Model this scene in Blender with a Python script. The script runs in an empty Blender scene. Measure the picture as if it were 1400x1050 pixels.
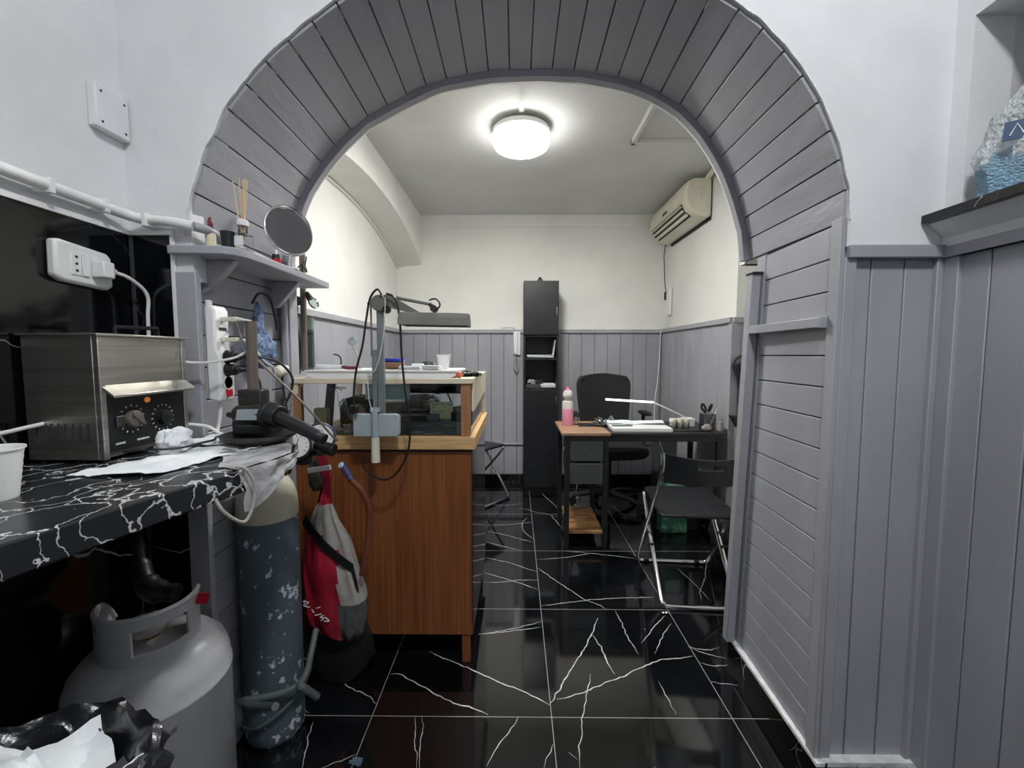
import bpy, bmesh, math, random
from mathutils import Vector, Matrix, Euler, noise
random.seed(7)
S = bpy.context.scene
COL = S.collection
PI = math.pi
R = math.radians
# ---------------------------------------------------------------- camera, light, exposure
cam = bpy.data.cameras.new('camera'); co = bpy.data.objects.new('camera', cam); COL.objects.link(co)
co.location = (0, 0, 1.206); co.rotation_euler = (R(90-3.945), 0, R(0.5))
cam.sensor_width = 36; cam.lens = 580/1400*36; cam.clip_start = 0.02; cam.clip_end = 60
S.camera = co
S.view_settings.view_transform = 'Standard'; S.view_settings.look = 'None'
S.view_settings.exposure = 0.2; S.view_settings.gamma = 1.0; S.view_settings.use_curve_mapping = False
w = bpy.data.worlds.new('world'); S.world = w; w.use_nodes = True
w.node_tree.nodes['Background'].inputs[0].default_value = (.75, .82, 1, 1)
w.node_tree.nodes['Background'].inputs[1].default_value = 0.3
LIGHT_BACK = 185.0      # diffuser glow (emission strength)
LIGHT_FRONT = 40.0      # watt, lamp on the front room's ceiling
LIGHT_FRONT_GLOW = 165.0 #      # watt, lamp on the back room's ceiling
LIGHT_FRONT_POS = (0.28, -0.05, 2.95)

# ---------------------------------------------------------------- materials
def nt(name):
    m = bpy.data.materials.new(name); m.use_nodes = True
    n = m.node_tree.nodes; l = m.node_tree.links
    return m, n, l, n['Principled BSDF']
def c4(c): return (c[0], c[1], c[2], 1)
def srgb(r, g, b):
    f = lambda v: (v/255/12.92 if v/255 <= .04045 else ((v/255+.055)/1.055)**2.4)
    return (f(r), f(g), f(b))
def mat(name, c1, c2=None, scale=6, rough=.5, metal=0, bump=0, bscale=40, stretch=(1,1,1), lo=.4, hi=.6, spec=.5, rvar=0, detail=4, coat=0):
    m, n, l, b = nt(name)
    b.inputs['Base Color'].default_value = c4(c1); b.inputs['Roughness'].default_value = rough
    b.inputs['Metallic'].default_value = metal; b.inputs['Specular IOR Level'].default_value = spec
    b.inputs['Coat Weight'].default_value = coat
    tc = n.new('ShaderNodeTexCoord'); mp = n.new('ShaderNodeMapping'); mp.inputs['Scale'].default_value = stretch
    l.new(tc.outputs['Object'], mp.inputs[0])
    if c2 is not None:
        t = n.new('ShaderNodeTexNoise'); t.inputs['Scale'].default_value = scale; t.inputs['Detail'].default_value = detail
        l.new(mp.outputs[0], t.inputs['Vector'])
        r = n.new('ShaderNodeValToRGB'); r.color_ramp.elements[0].position = lo; r.color_ramp.elements[1].position = hi
        r.color_ramp.elements[0].color = c4(c1); r.color_ramp.elements[1].color = c4(c2)
        l.new(t.outputs[0], r.inputs[0]); l.new(r.outputs[0], b.inputs['Base Color'])
        if rvar:
            mr = n.new('ShaderNodeMapRange'); mr.inputs['To Min'].default_value = rough-rvar; mr.inputs['To Max'].default_value = rough+rvar
            l.new(t.outputs[0], mr.inputs[0]); l.new(mr.outputs[0], b.inputs['Roughness'])
    if bump:
        t2 = n.new('ShaderNodeTexNoise'); t2.inputs['Scale'].default_value = bscale; t2.inputs['Detail'].default_value = 5
        l.new(mp.outputs[0], t2.inputs['Vector'])
        bp = n.new('ShaderNodeBump'); bp.inputs['Strength'].default_value = bump; bp.inputs['Distance'].default_value = .01
        l.new(t2.outputs[0], bp.inputs['Height']); l.new(bp.outputs[0], b.inputs['Normal'])
    return m
M = {}
M['wall'] = mat('white_plaster', srgb(214,215,217), srgb(224,225,227), 3, .75, bump=.35, bscale=9)
M['wall_back'] = mat('cream_plaster', srgb(230,230,225), srgb(237,237,232), 2, .75, bump=.25, bscale=8)
M['ceil'] = mat('ceiling_plaster', srgb(208,209,207), srgb(216,217,215), 2, .85, bump=.15, bscale=8)
M['grey'] = mat('grey_paint', srgb(157,158,165), srgb(165,166,173), 5, .42, bump=.12, bscale=30, stretch=(1,1,.4))
M['grey_soffit'] = mat('grey_paint_boards', srgb(154,155,162), srgb(162,163,170), 6, .42, bump=.3, bscale=25, stretch=(1,.3,1))
M['gap'] = mat('dark_gap', srgb(52,53,58), rough=.8)
M['caulk'] = mat('white_caulk', srgb(215,217,218), srgb(235,236,236), 30, .7, bump=.6, bscale=60)
M['white'] = mat('white_plastic', srgb(232,233,232), rough=.35)
M['offwhite'] = mat('off_white_plastic', srgb(218,216,200), rough=.4)
M['acwhite'] = mat('aged_white_plastic', srgb(222,217,198), srgb(228,224,208), 4, .45)
M['black'] = mat('black_plastic', srgb(24,25,27), rough=.45)
M['blackmat'] = mat('black_laminate', srgb(21,22,26), srgb(27,29,33), 8, .4)
M['fabric'] = mat('black_fabric', srgb(26,27,30), srgb(34,35,38), 60, .85, bump=.4, bscale=200)
M['dgrey'] = mat('dark_grey_fabric', srgb(62,66,67), srgb(70,74,75), 50, .8, bump=.2, bscale=150)
M['chrome'] = mat('chrome', (.78,.78,.79), rough=.16, metal=1)
M['steel'] = mat('brushed_steel', srgb(186,184,176), srgb(205,203,196), 3, .36, metal=1, stretch=(1,1,30), bump=.05, bscale=20)
M['steel_dark'] = mat('steel_dark', srgb(110,108,104), rough=.4, metal=1)
M['gun'] = mat('dark_metal', srgb(58,58,57), srgb(72,70,66), 20, .5, metal=.6, bump=.2, bscale=60)
M['lampgrey'] = mat('taupe_grey_enamel', srgb(112,111,106), srgb(122,120,114), 12, .4)
M['pole'] = mat('greenish_grey_metal', srgb(120,128,130), srgb(140,147,148), 10, .4, metal=.4)
M['plate'] = mat('blue_grey_enamel', srgb(158,172,178), srgb(168,181,186), 5, .45)
M['brownpole'] = mat('brown_grey_pole', srgb(100,91,86), srgb(116,106,98), 15, .5, stretch=(1,1,.2))
M['pine'] = mat('pine_wood', srgb(196,158,108), srgb(214,178,128), 9, .5, stretch=(1,6,14), bump=.1)
M['pale'] = mat('pale_wood', srgb(222,208,182), srgb(232,221,199), 8, .5, stretch=(.6,4,8))
M['brownwood'] = mat('brown_post_wood', srgb(158,112,76), srgb(174,126,88), 8, .5, stretch=(6,6,.7))
M['teak'] = mat('orange_brown_laminate', srgb(112,64,34), srgb(150,94,54), 7, .38, stretch=(22,22,.35), lo=.3, hi=.72, detail=8)
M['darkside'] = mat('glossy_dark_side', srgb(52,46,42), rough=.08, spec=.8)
M['deskwood'] = mat('desk_wood', srgb(138,108,84), srgb(168,136,108), 7, .4, stretch=(2,16,2), lo=.3, hi=.7)
M['osb'] = mat('rough_board', srgb(168,128,80), srgb(110,76,44), 9, .6, stretch=(1,2.5,1), lo=.42, hi=.62)
M['red'] = mat('crimson_cloth', srgb(170,24,52), srgb(140,16,42), 14, .6, stretch=(3,1,.4), bump=.3, bscale=18)
M['bggrey'] = mat('light_grey_cloth', srgb(158,154,150), srgb(170,166,160), 30, .75, bump=.2, bscale=60)
M['mesh_pocket'] = mat('charcoal_mesh_cloth', srgb(72,74,76), srgb(86,88,88), 60, .8, bump=.3, bscale=200)
M['lpg'] = mat('grey_enamel_worn', srgb(182,184,188), srgb(128,128,128), 15, .34, lo=.67, hi=.70, detail=7, bump=.12, bscale=25)
M['rubber'] = mat('grey_green_hose', srgb(88,98,96), rough=.55)
M['orange_hose'] = mat('brown_orange_hose', srgb(120,66,48), rough=.5)
M['wirew'] = mat('white_cable', srgb(225,226,224), rough=.45)
M['paper'] = mat('white_paper', srgb(232,236,238), srgb(222,227,231), 8, .8, bump=.3, bscale=20)
M['blue'] = mat('blue_plastic', srgb(48,70,190), rough=.4)
M['bluenet'] = mat('pale_blue_net', srgb(70,92,130), srgb(120,146,180), 60, .6, bump=.5, bscale=80)
M['teal'] = mat('pale_teal_card', srgb(178,208,204), rough=.7)
M['yellow'] = mat('pale_yellow_card', srgb(186,190,140), rough=.7)
M['cream'] = mat('cream_card', srgb(226,230,190), rough=.7)
M['ink'] = mat('dark_ink', srgb(60,62,50), rough=.8)
M['orange'] = mat('orange_ball', srgb(214,110,72), rough=.5)
M['brownbox'] = mat('brown_cardboard', srgb(170,132,104), rough=.8)
M['darkred'] = mat('dark_red', srgb(110,42,52), rough=.5)
M['amber'] = mat('amber_label', srgb(214,206,176), rough=.6)
M['copper'] = mat('brass', srgb(176,140,84), rough=.35, metal=1)
M['ringblue'] = mat('navy_ring', srgb(58,60,98), rough=.4)
M['green'] = mat('dark_green_plastic', srgb(40,92,72), srgb(88,140,116), 16, .6, lo=.48, hi=.6)
M['navy'] = mat('navy_label', srgb(52,78,112), rough=.5)
M['ltblue'] = mat('light_blue_film', srgb(140,182,212), srgb(200,220,232), 9, .3, bump=.6, bscale=14)
M['reed'] = mat('reed', srgb(214,186,150), rough=.7)
M['greyblue'] = mat('grey_blue_tray', srgb(104,114,120), rough=.4)
M['deadblack'] = mat('matt_black', srgb(10,10,11), rough=.7)
M['pinkliq'] = mat('pink_liquid_bottle', srgb(238,160,186), rough=.3)
M['pinkcap'] = mat('pink_cap', srgb(226,110,150), rough=.4)
M['silver'] = mat('crumpled_silver', srgb(168,168,170), srgb(214,214,216), 12, .28, metal=.35, bump=.8, bscale=25)
M['bagfilm'] = mat('black_bag_film', srgb(20,21,24), srgb(32,33,37), 8, .3, bump=.8, bscale=18, spec=.7)
M['bed'] = mat('beige_block', srgb(200,190,176), rough=.6)
M['red_sw'] = mat('red_switch', srgb(190,26,50), rough=.3)
M['ledw'] = mat('lit_white_strip', srgb(240,240,240), rough=.4)
M['knob'] = mat('grey_knob', srgb(96,92,86), rough=.4)

def emis(name, col, st):
    m, n, l, b = nt(name); b.inputs['Base Color'].default_value = c4(col)
    b.inputs['Emission Color'].default_value = c4(col); b.inputs['Emission Strength'].default_value = st
    return m
M['lamp_on'] = emis('lamp_diffuser', (1, .985, .95), LIGHT_BACK)
M['lamp_side'] = emis('lamp_diffuser_side', (1, .985, .95), 16)
M['lamp_on_front'] = emis('lamp_diffuser_cool', (.97, .985, 1), LIGHT_FRONT_GLOW)
M['led_on'] = emis('slim_lamp_light', (1, 1, 1), 1.2)
M['tube_off'] = mat('frosted_tube', srgb(225,228,225), rough=.3)
M['amber_on'] = emis('amber_pilot', srgb(190,110,40), .5)

def glass(name, tint=(1,1,1), refl=.12, rough=.02):
    m, n, l, b = nt(name); n.remove(b); out = n['Material Output']
    t = n.new('ShaderNodeBsdfTransparent'); t.inputs[0].default_value = c4(tint)
    g = n.new('ShaderNodeBsdfGlossy'); g.inputs['Roughness'].default_value = rough
    f = n.new('ShaderNodeFresnel'); f.inputs[0].default_value = 1.45
    a = n.new('ShaderNodeMath'); a.operation = 'ADD'; a.inputs[1].default_value = refl-.04; a.use_clamp = True
    mx = n.new('ShaderNodeMixShader'); l.new(f.outputs[0], a.inputs[0]); l.new(a.outputs[0], mx.inputs[0])
    l.new(t.outputs[0], mx.inputs[1]); l.new(g.outputs[0], mx.inputs[2]); l.new(mx.outputs[0], out.inputs[0])
    return m
M['glass'] = glass('clear_glass', (.975,.99,.985), .045)
M['film'] = glass('clear_film', (.82,.9,.9), .22, .12)
M['pink'] = glass('pink_liquid', (.95,.5,.62), .08)
M['palebottle'] = glass('pale_plastic', (.92,.86,.84), .1, .2)
M['glassgreen'] = glass('green_edge_glass', (.5,.75,.68), .12)
def film_mix(name, col, op):
    m, n, l, b = nt(name); out = n['Material Output']
    b.inputs['Base Color'].default_value = c4(col); b.inputs['Roughness'].default_value = .25
    t = n.new('ShaderNodeBsdfTransparent'); mx = n.new('ShaderNodeMixShader'); mx.inputs[0].default_value = op
    nz = n.new('ShaderNodeTexNoise'); nz.inputs['Scale'].default_value = 22
    bp = n.new('ShaderNodeBump'); bp.inputs['Strength'].default_value = .8; bp.inputs['Distance'].default_value = .02
    l.new(nz.outputs[0], bp.inputs['Height']); l.new(bp.outputs[0], b.inputs['Normal'])
    l.new(t.outputs[0], mx.inputs[1]); l.new(b.outputs[0], mx.inputs[2]); l.new(mx.outputs[0], out.inputs[0])
    return m
M['packfilm'] = film_mix('crinkled_clear_wrap', srgb(222,232,232), .6)
M['packblue'] = film_mix('blue_printed_wrap', srgb(150,190,216), .8)
M['milk'] = film_mix('milky_plastic', srgb(245,240,234), .9)

# glossy black floor tile with pale joints every 0.6 m
def floor_mat():
    m, n, l, b = nt('black_marble_tile'); b.inputs['Roughness'].default_value = .06; b.inputs['Specular IOR Level'].default_value = .8
    tc = n.new('ShaderNodeTexCoord'); sp = n.new('ShaderNodeSeparateXYZ'); l.new(tc.outputs['Object'], sp.inputs[0])
    def mth(op, a, bb=None, v=None):
        q = n.new('ShaderNodeMath'); q.operation = op
        l.new(a, q.inputs[0])
        if bb is not None: l.new(bb, q.inputs[1])
        if v is not None: q.inputs[1].default_value = v
        return q.outputs[0]
    ds = []
    for i, (o, s) in enumerate(((.1205, .6), (1.336, .602))):
        a = mth('SUBTRACT', sp.outputs[i], v=o); a = mth('DIVIDE', a, v=s); a = mth('FRACT', a)
        a = mth('SUBTRACT', a, v=.5); a = mth('ABSOLUTE', a); a = mth('SUBTRACT', a, v=.5); a = mth('ABSOLUTE', a); ds.append(a)
    d = mth('MINIMUM', ds[0], ds[1]); line = mth('LESS_THAN', d, v=.0021)
    nz = n.new('ShaderNodeTexNoise'); nz.inputs['Scale'].default_value = 3; nz.inputs['Detail'].default_value = 8
    l.new(tc.outputs['Object'], nz.inputs['Vector'])
    r = n.new('ShaderNodeValToRGB'); r.color_ramp.elements[0].position = .35; r.color_ramp.elements[1].position = .75
    r.color_ramp.elements[0].color = c4(srgb(9,10,12)); r.color_ramp.elements[1].color = c4(srgb(26,27,30)); l.new(nz.outputs[0], r.inputs[0])
    mx = n.new('ShaderNodeMix'); mx.data_type = 'RGBA'; l.new(line, mx.inputs[0]); l.new(r.outputs[0], mx.inputs[6])
    mx.inputs[7].default_value = c4(srgb(168,168,166)); l.new(mx.outputs[2], b.inputs['Base Color'])
    mr = n.new('ShaderNodeMapRange'); mr.inputs['To Min'].default_value = .04; mr.inputs['To Max'].default_value = .1
    l.new(nz.outputs[0], mr.inputs[0]); l.new(mr.outputs[0], b.inputs['Roughness'])
    return m
M['floor'] = floor_mat()
M['vein'] = mat('white_vein', srgb(196,196,194), srgb(226,226,224), 40, .1)
# black marble with crackle veins (contact paper on the worktop, tiles, sill, skirting)
def marble(name, scale, width, vcol, rough, dens=.5, base=(14,15,17), dist=.35):
    m, n, l, b = nt(name); b.inputs['Roughness'].default_value = rough
    tc = n.new('ShaderNodeTexCoord')
    nz = n.new('ShaderNodeTexNoise'); nz.inputs['Scale'].default_value = scale*.8; nz.inputs['Detail'].default_value = 5
    l.new(tc.outputs['Object'], nz.inputs['Vector'])
    va = n.new('ShaderNodeVectorMath'); va.operation = 'SCALE'; va.inputs['Scale'].default_value = dist*2/scale**.5
    l.new(nz.outputs['Color'], va.inputs[0])
    ad = n.new('ShaderNodeVectorMath'); l.new(tc.outputs['Object'], ad.inputs[0]); l.new(va.outputs[0], ad.inputs[1])
    vo = n.new('ShaderNodeTexVoronoi'); vo.feature = 'DISTANCE_TO_EDGE'; vo.inputs['Scale'].default_value = scale
    l.new(ad.outputs[0], vo.inputs['Vector'])
    n2 = n.new('ShaderNodeTexNoise'); n2.inputs['Scale'].default_value = scale*.6; l.new(tc.outputs['Object'], n2.inputs['Vector'])
    mr = n.new('ShaderNodeMapRange'); mr.inputs['From Min'].default_value = dens-.05; mr.inputs['From Max'].default_value = dens+.2
    mr.inputs['To Min'].default_value = .0004; mr.inputs['To Max'].default_value = width; l.new(n2.outputs[0], mr.inputs[0])
    sb = n.new('ShaderNodeMath'); sb.operation = 'DIVIDE'; l.new(vo.outputs[0], sb.inputs[0]); l.new(mr.outputs[0], sb.inputs[1])
    r = n.new('ShaderNodeValToRGB'); r.color_ramp.elements[0].position = .35; r.color_ramp.elements[1].position = 1
    r.color_ramp.elements[0].color = c4(vcol); r.color_ramp.elements[1].color = c4(srgb(*base)); l.new(sb.outputs[0], r.inputs[0])
    l.new(r.outputs[0], b.inputs['Base Color'])
    return m
M['topmarble'] = marble('veined_black_contact_film', 11, .032, srgb(200,201,203), .25, .34, (34,35,38), .42)
M['tile'] = marble('black_wall_tile', 2.2, .012, srgb(150,152,155), .1, .5, (10,11,14))
M['skirt'] = marble('black_skirting', 3.5, .012, srgb(200,200,200), .1, .5, (8,9,10))
M['sill'] = marble('black_sill_marble', 10, .05, srgb(180,176,170), .25, .45, (26,26,27))

# painted cylinder with chipped white marks
def chipped():
    m, n, l, b = nt('blue_grey_chipped_paint'); b.inputs['Roughness'].default_value = .5
    tc = n.new('ShaderNodeTexCoord')
    a = n.new('ShaderNodeTexNoise'); a.inputs['Scale'].default_value = 12; a.inputs['Detail'].default_value = 9; a.inputs['Roughness'].default_value = .72
    l.new(tc.outputs['Object'], a.inputs['Vector'])
    k = n.new('ShaderNodeTexNoise'); k.inputs['Scale'].default_value = 45; k.inputs['Detail'].default_value = 3
    l.new(tc.outputs['Object'], k.inputs['Vector'])
    s = n.new('ShaderNodeMath'); s.operation = 'MULTIPLY_ADD'; s.inputs[1].default_value = .45; l.new(k.outputs[0], s.inputs[0]); l.new(a.outputs[0], s.inputs[2])
    r = n.new('ShaderNodeValToRGB'); r.color_ramp.elements[0].position = .822; r.color_ramp.elements[1].position = .836
    r.color_ramp.elements[0].color = c4(srgb(84,98,108)); r.color_ramp.elements[1].color = c4(srgb(205,212,218)); l.new(s.outputs[0], r.inputs[0])
    l.new(r.outputs[0], b.inputs['Base Color']); return m
M['chip'] = chipped()
M['domecream'] = mat('cream_worn_paint', srgb(196,194,172), srgb(160,152,128), 12, .45, lo=.55, hi=.75, bump=.2)
M['rust'] = mat('rusty_neck', srgb(120,86,64), srgb(176,166,148), 25, .6)

# ---------------------------------------------------------------- mesh builder
class MB:
    def __init__(s): s.v = []; s.f = []; s.m = []; s.weld = False
    def add(s, vs, fs, mi=0):
        o = len(s.v); s.v += [tuple(v) for v in vs]
        for f in fs: s.f.append([i+o for i in f]); s.m.append(mi)
        return s
    def box(s, x0, x1, y0, y1, z0, z1, mi=0, rot=None, at=None):
        vs = [Vector((x, y, z)) for z in (z0, z1) for y in (y0, y1) for x in (x0, x1)]
        if rot is not None:
            mt = Euler(rot).to_matrix(); vs = [mt @ v for v in vs]
        if at is not None: vs = [v+Vector(at) for v in vs]
        return s.add(vs, [(0,2,3,1),(4,5,7,6),(0,1,5,4),(1,3,7,5),(3,2,6,7),(2,0,4,6)], mi)
    def prism(s, poly, d, mi=0):
        n = len(poly); d = Vector(d); vs = [Vector(p) for p in poly]
        nrm = Vector((0,0,0))
        for i in range(n): nrm += vs[i].cross(vs[(i+1) % n])
        if nrm.dot(d) > 0: vs = vs[::-1]
        a = vs+[v+d for v in vs]
        return s.add(a, [list(range(n)), list(range(2*n-1, n-1, -1))]+[(i, i+n, (i+1) % n+n, (i+1) % n) for i in range(n)], mi)
    def rings(s, rings, mi=0, cap=True, closed=False):
        n = len(rings[0]); vs = [p for r in rings for p in r]; fs = []
        k = len(rings)
        for i in range(k if closed else k-1):
            j = (i+1) % k
            for a in range(n):
                b = (a+1) % n; fs.append((i*n+a, i*n+b, j*n+b, j*n+a))
        if cap and not closed: fs.append(list(range(n-1, -1, -1))); fs.append([(k-1)*n+a for a in range(n)])
        return s.add(vs, fs, mi)
    def tube(s, pts, r, seg=8, mi=0, smooth=True, sub=6, closed=False):
        P = [Vector(p) for p in pts]
        if smooth and len(P) > 2:
            Q = []; n = len(P)
            rng = range(n if closed else n-1)
            for i in rng:
                p0 = P[(i-1) % n] if (closed or i > 0) else P[i]; p1 = P[i]; p2 = P[(i+1) % n]
                p3 = P[(i+2) % n] if (closed or i+2 < n) else P[(i+1) % n]
                for k in range(sub):
                    t = k/sub
                    Q.append(.5*((2*p1)+(p2-p0)*t+(2*p0-5*p1+4*p2-p3)*t*t+(3*p1-p0-3*p2+p3)*t**3))
            if not closed: Q.append(P[-1])
            P = Q
        n = len(P); rings = []; up = None
        for i, p in enumerate(P):
            a = P[(i-1) % n] if (closed or i) else P[0]; b = P[(i+1) % n] if (closed or i < n-1) else P[-1]
            t = (b-a)
            if t.length < 1e-9: t = Vector((0,0,1))
            t.normalize()
            if up is None: up = t.orthogonal().normalized()
            up = (up-t*up.dot(t))
            if up.length < 1e-6: up = t.orthogonal()
            up.normalize(); sd = t.cross(up)
            rr = r[min(i*len(r)//n, len(r)-1)] if isinstance(r, (list, tuple)) else r
            rings.append([p+(up*math.cos(2*PI*k/seg)+sd*math.sin(2*PI*k/seg))*rr for k in range(seg)])
        return s.rings(rings, mi, True, closed)
    def cyl(s, p0, p1, r0, r1=None, seg=20, mi=0):
        p0 = Vector(p0); p1 = Vector(p1); r1 = r0 if r1 is None else r1
        t = (p1-p0).normalized(); u = t.orthogonal().normalized(); q = t.cross(u)
        f = lambda p, r: [p+(u*math.cos(2*PI*k/seg)+q*math.sin(2*PI*k/seg))*r for k in range(seg)]
        return s.rings([f(p0, r0), f(p1, r1)], mi)
    def lathe(s, prof, c=(0,0,0), ax=(0,0,1), seg=28, mi=0, sx=1, sy=1):
        ax = Vector(ax).normalized()
        u = Vector((1,0,0)) if abs(ax.z) > .9 else ax.orthogonal().normalized()
        q = ax.cross(u); c = Vector(c); rings = []
        for r, h in prof:
            r = max(r, 1e-4)
            rings.append([c+ax*h+u*math.cos(2*PI*k/seg)*r*sx+q*math.sin(2*PI*k/seg)*r*sy for k in range(seg)])
        return s.rings(rings, mi)
    def ball(s, c, r, seg=16, sc=(1,1,1), mi=0):
        n = max(6, seg//2)
        prof = [(r*math.sin(PI*i/n), -r*math.cos(PI*i/n)) for i in range(n+1)]
        m2 = MB().lathe(prof, (0,0,0), seg=seg)
        return s.add([(v[0]*sc[0]+c[0], v[1]*sc[1]+c[1], v[2]*sc[2]+c[2]) for v in m2.v], m2.f, mi)
    def lump(s, c, size, seed=0, rough=.25, freq=3, n=14, mi=0, flat=None):
        rs = []
        for i in range(n+1):
            th = PI*i/n; ring = []
            for k in range(n*2):
                ph = PI*k/n; d = Vector((math.sin(th)*math.cos(ph), math.sin(th)*math.sin(ph), -math.cos(th)))
                q = 1+rough*(noise.noise(d*freq+Vector((seed*7.3, seed, 0)))+.6*noise.noise(d*freq*2.7+Vector((0, seed*3.1, 5))))
                p = Vector((d.x*size[0]*q, d.y*size[1]*q, d.z*size[2]*q))
                if flat is not None: p.z = max(p.z, -size[2]*flat)
                ring.append(p+Vector(c))
            rs.append(ring)
        return s.rings(rs, mi, False)
    def sheet(s, fn, nu, nv, th=.0015, mi=0):
        g = [[Vector(fn(i/nu, j/nv)) for j in range(nv+1)] for i in range(nu+1)]
        N = [[(g[min(i+1, nu)][j]-g[max(i-1, 0)][j]).cross(g[i][min(j+1, nv)]-g[i][max(j-1, 0)]) for j in range(nv+1)] for i in range(nu+1)]
        A = [g[i][j] for i in range(nu+1) for j in range(nv+1)]
        B = [g[i][j]+(N[i][j].normalized() if N[i][j].length > 0 else Vector((0,0,1)))*th for i in range(nu+1) for j in range(nv+1)]
        w_ = nv+1; k = len(A); fs = []
        for i in range(nu):
            for j in range(nv):
                a = i*w_+j; fs.append((a, a+1, a+w_+1, a+w_)); fs.append((a+k, a+w_+k, a+w_+1+k, a+1+k))
        edge = [(0, j) for j in range(nv)]+[(i, nv) for i in range(nu)]+[(nu, j) for j in range(nv, 0, -1)]+[(i, 0) for i in range(nu, 0, -1)]
        ids = [i*w_+j for i, j in edge]
        for q in range(len(ids)):
            a, b = ids[q], ids[(q+1) % len(ids)]; fs.append((a, a+k, b+k, b))
        return s.add(A+B, fs, mi)
    def obj(s, name, mats, parent=None, off=(0,0,0), bevel=0, ang=35, solid=0):
        me = bpy.data.meshes.new(name); off = Vector(off)
        me.from_pydata([tuple(Vector(v)-off) for v in s.v], [], s.f); 
        if not isinstance(mats, (list, tuple)): mats = [mats]
        for q in mats: me.materials.append(M[q] if isinstance(q, str) else q)
        me.polygons.foreach_set('material_index', s.m)
        bm = bmesh.new(); bm.from_mesh(me)
        if s.weld: bmesh.ops.remove_doubles(bm, verts=bm.verts, dist=1e-5)
        bmesh.ops.recalc_face_normals(bm, faces=bm.faces)
        for e in bm.edges: e.smooth = not (len(e.link_faces) != 2 or e.calc_face_angle(0) > R(ang))
        for f in bm.faces: f.smooth = True
        bm.to_mesh(me); bm.free(); me.update()
        o = bpy.data.objects.new(name, me); COL.objects.link(o)
        if parent is not None: o.parent = parent
        if solid:
            md = o.modifiers.new('solid', 'SOLIDIFY'); md.thickness = solid; md.offset = 0
        if bevel:
            b = o.modifiers.new('bevel', 'BEVEL'); b.width = bevel; b.segments = 2; b.limit_method = 'ANGLE'; b.angle_limit = R(40)
        return o

def struct(name, mb, mats, label, bevel=0):
    o = mb.obj(name, mats, bevel=bevel); o['kind'] = 'structure'; o['label'] = label; o['category'] = name.split('_')[0]; return o
def single(name, mb, mats, label, cat, group=None, bevel=0, kind=None, solid=0):
    xs = [v[0] for v in mb.v]; ys = [v[1] for v in mb.v]; zs = [v[2] for v in mb.v]
    c = Vector(((min(xs)+max(xs))/2, (min(ys)+max(ys))/2, min(zs)))
    o = mb.obj(name, mats, None, c, bevel, solid=solid); o.location = c
    o['label'] = label; o['category'] = cat
    if group: o['group'] = group
    if kind: o['kind'] = kind
    return o
class Thing:
    """an Empty at the thing's base; parts are modelled in world coordinates unless local=True"""
    def __init__(s, name, label, cat, loc=(0,0,0), rotz=0, group=None, local=False):
        o = bpy.data.objects.new(name, None); COL.objects.link(o); o.empty_display_size = .05
        o.location = loc; o.rotation_euler = (0, 0, rotz); o['label'] = label; o['category'] = cat
        if group: o['group'] = group
        s.o = o; s.off = (0,0,0) if local else loc
    def part(s, name, mb, mats, parent=None, bevel=0, label=None, solid=0):
        p = mb.obj(name, mats, parent if parent is not None else s.o, s.off, bevel, solid=solid)
        if label: p['label'] = label
        return p
def dup(root, loc, rotz=0, label=None, scale=None):
    r = root.copy(); COL.objects.link(r); r.location = loc; r.rotation_euler = (0, 0, rotz)
    if label: r['label'] = label
    if scale: r.scale = scale
    def rec(a, b):
        for ch in [q for q in bpy.data.objects if q.parent == a]:
            c = ch.copy(); COL.objects.link(c); c.parent = b; rec(ch, c)
    rec(root, r); return r
def text_mb(body, size, mtx, mb=None, mi=0, depth=.0006):
    cu = bpy.data.curves.new('t', 'FONT'); cu.body = body; cu.size = size; cu.extrude = depth; cu.align_x = 'CENTER'; cu.align_y = 'CENTER'
    o = bpy.data.objects.new('t', cu); COL.objects.link(o)
    me = bpy.data.meshes.new_from_object(o.evaluated_get(bpy.context.evaluated_depsgraph_get()))
    mb = mb or MB(); mb.add([mtx @ v.co for v in me.vertices], [list(p.vertices) for p in me.polygons], mi)
    bpy.data.objects.remove(o); bpy.data.curves.remove(cu); bpy.data.meshes.remove(me)
    return mb
def frame(origin, xa, ya):
    xa = Vector(xa).normalized(); ya = Vector(ya).normalized(); za = xa.cross(ya)
    m = Matrix.Identity(4)
    for i in range(3): m[i][0] = xa[i]; m[i][1] = ya[i]; m[i][2] = za[i]; m[i][3] = origin[i]
    return m
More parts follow.
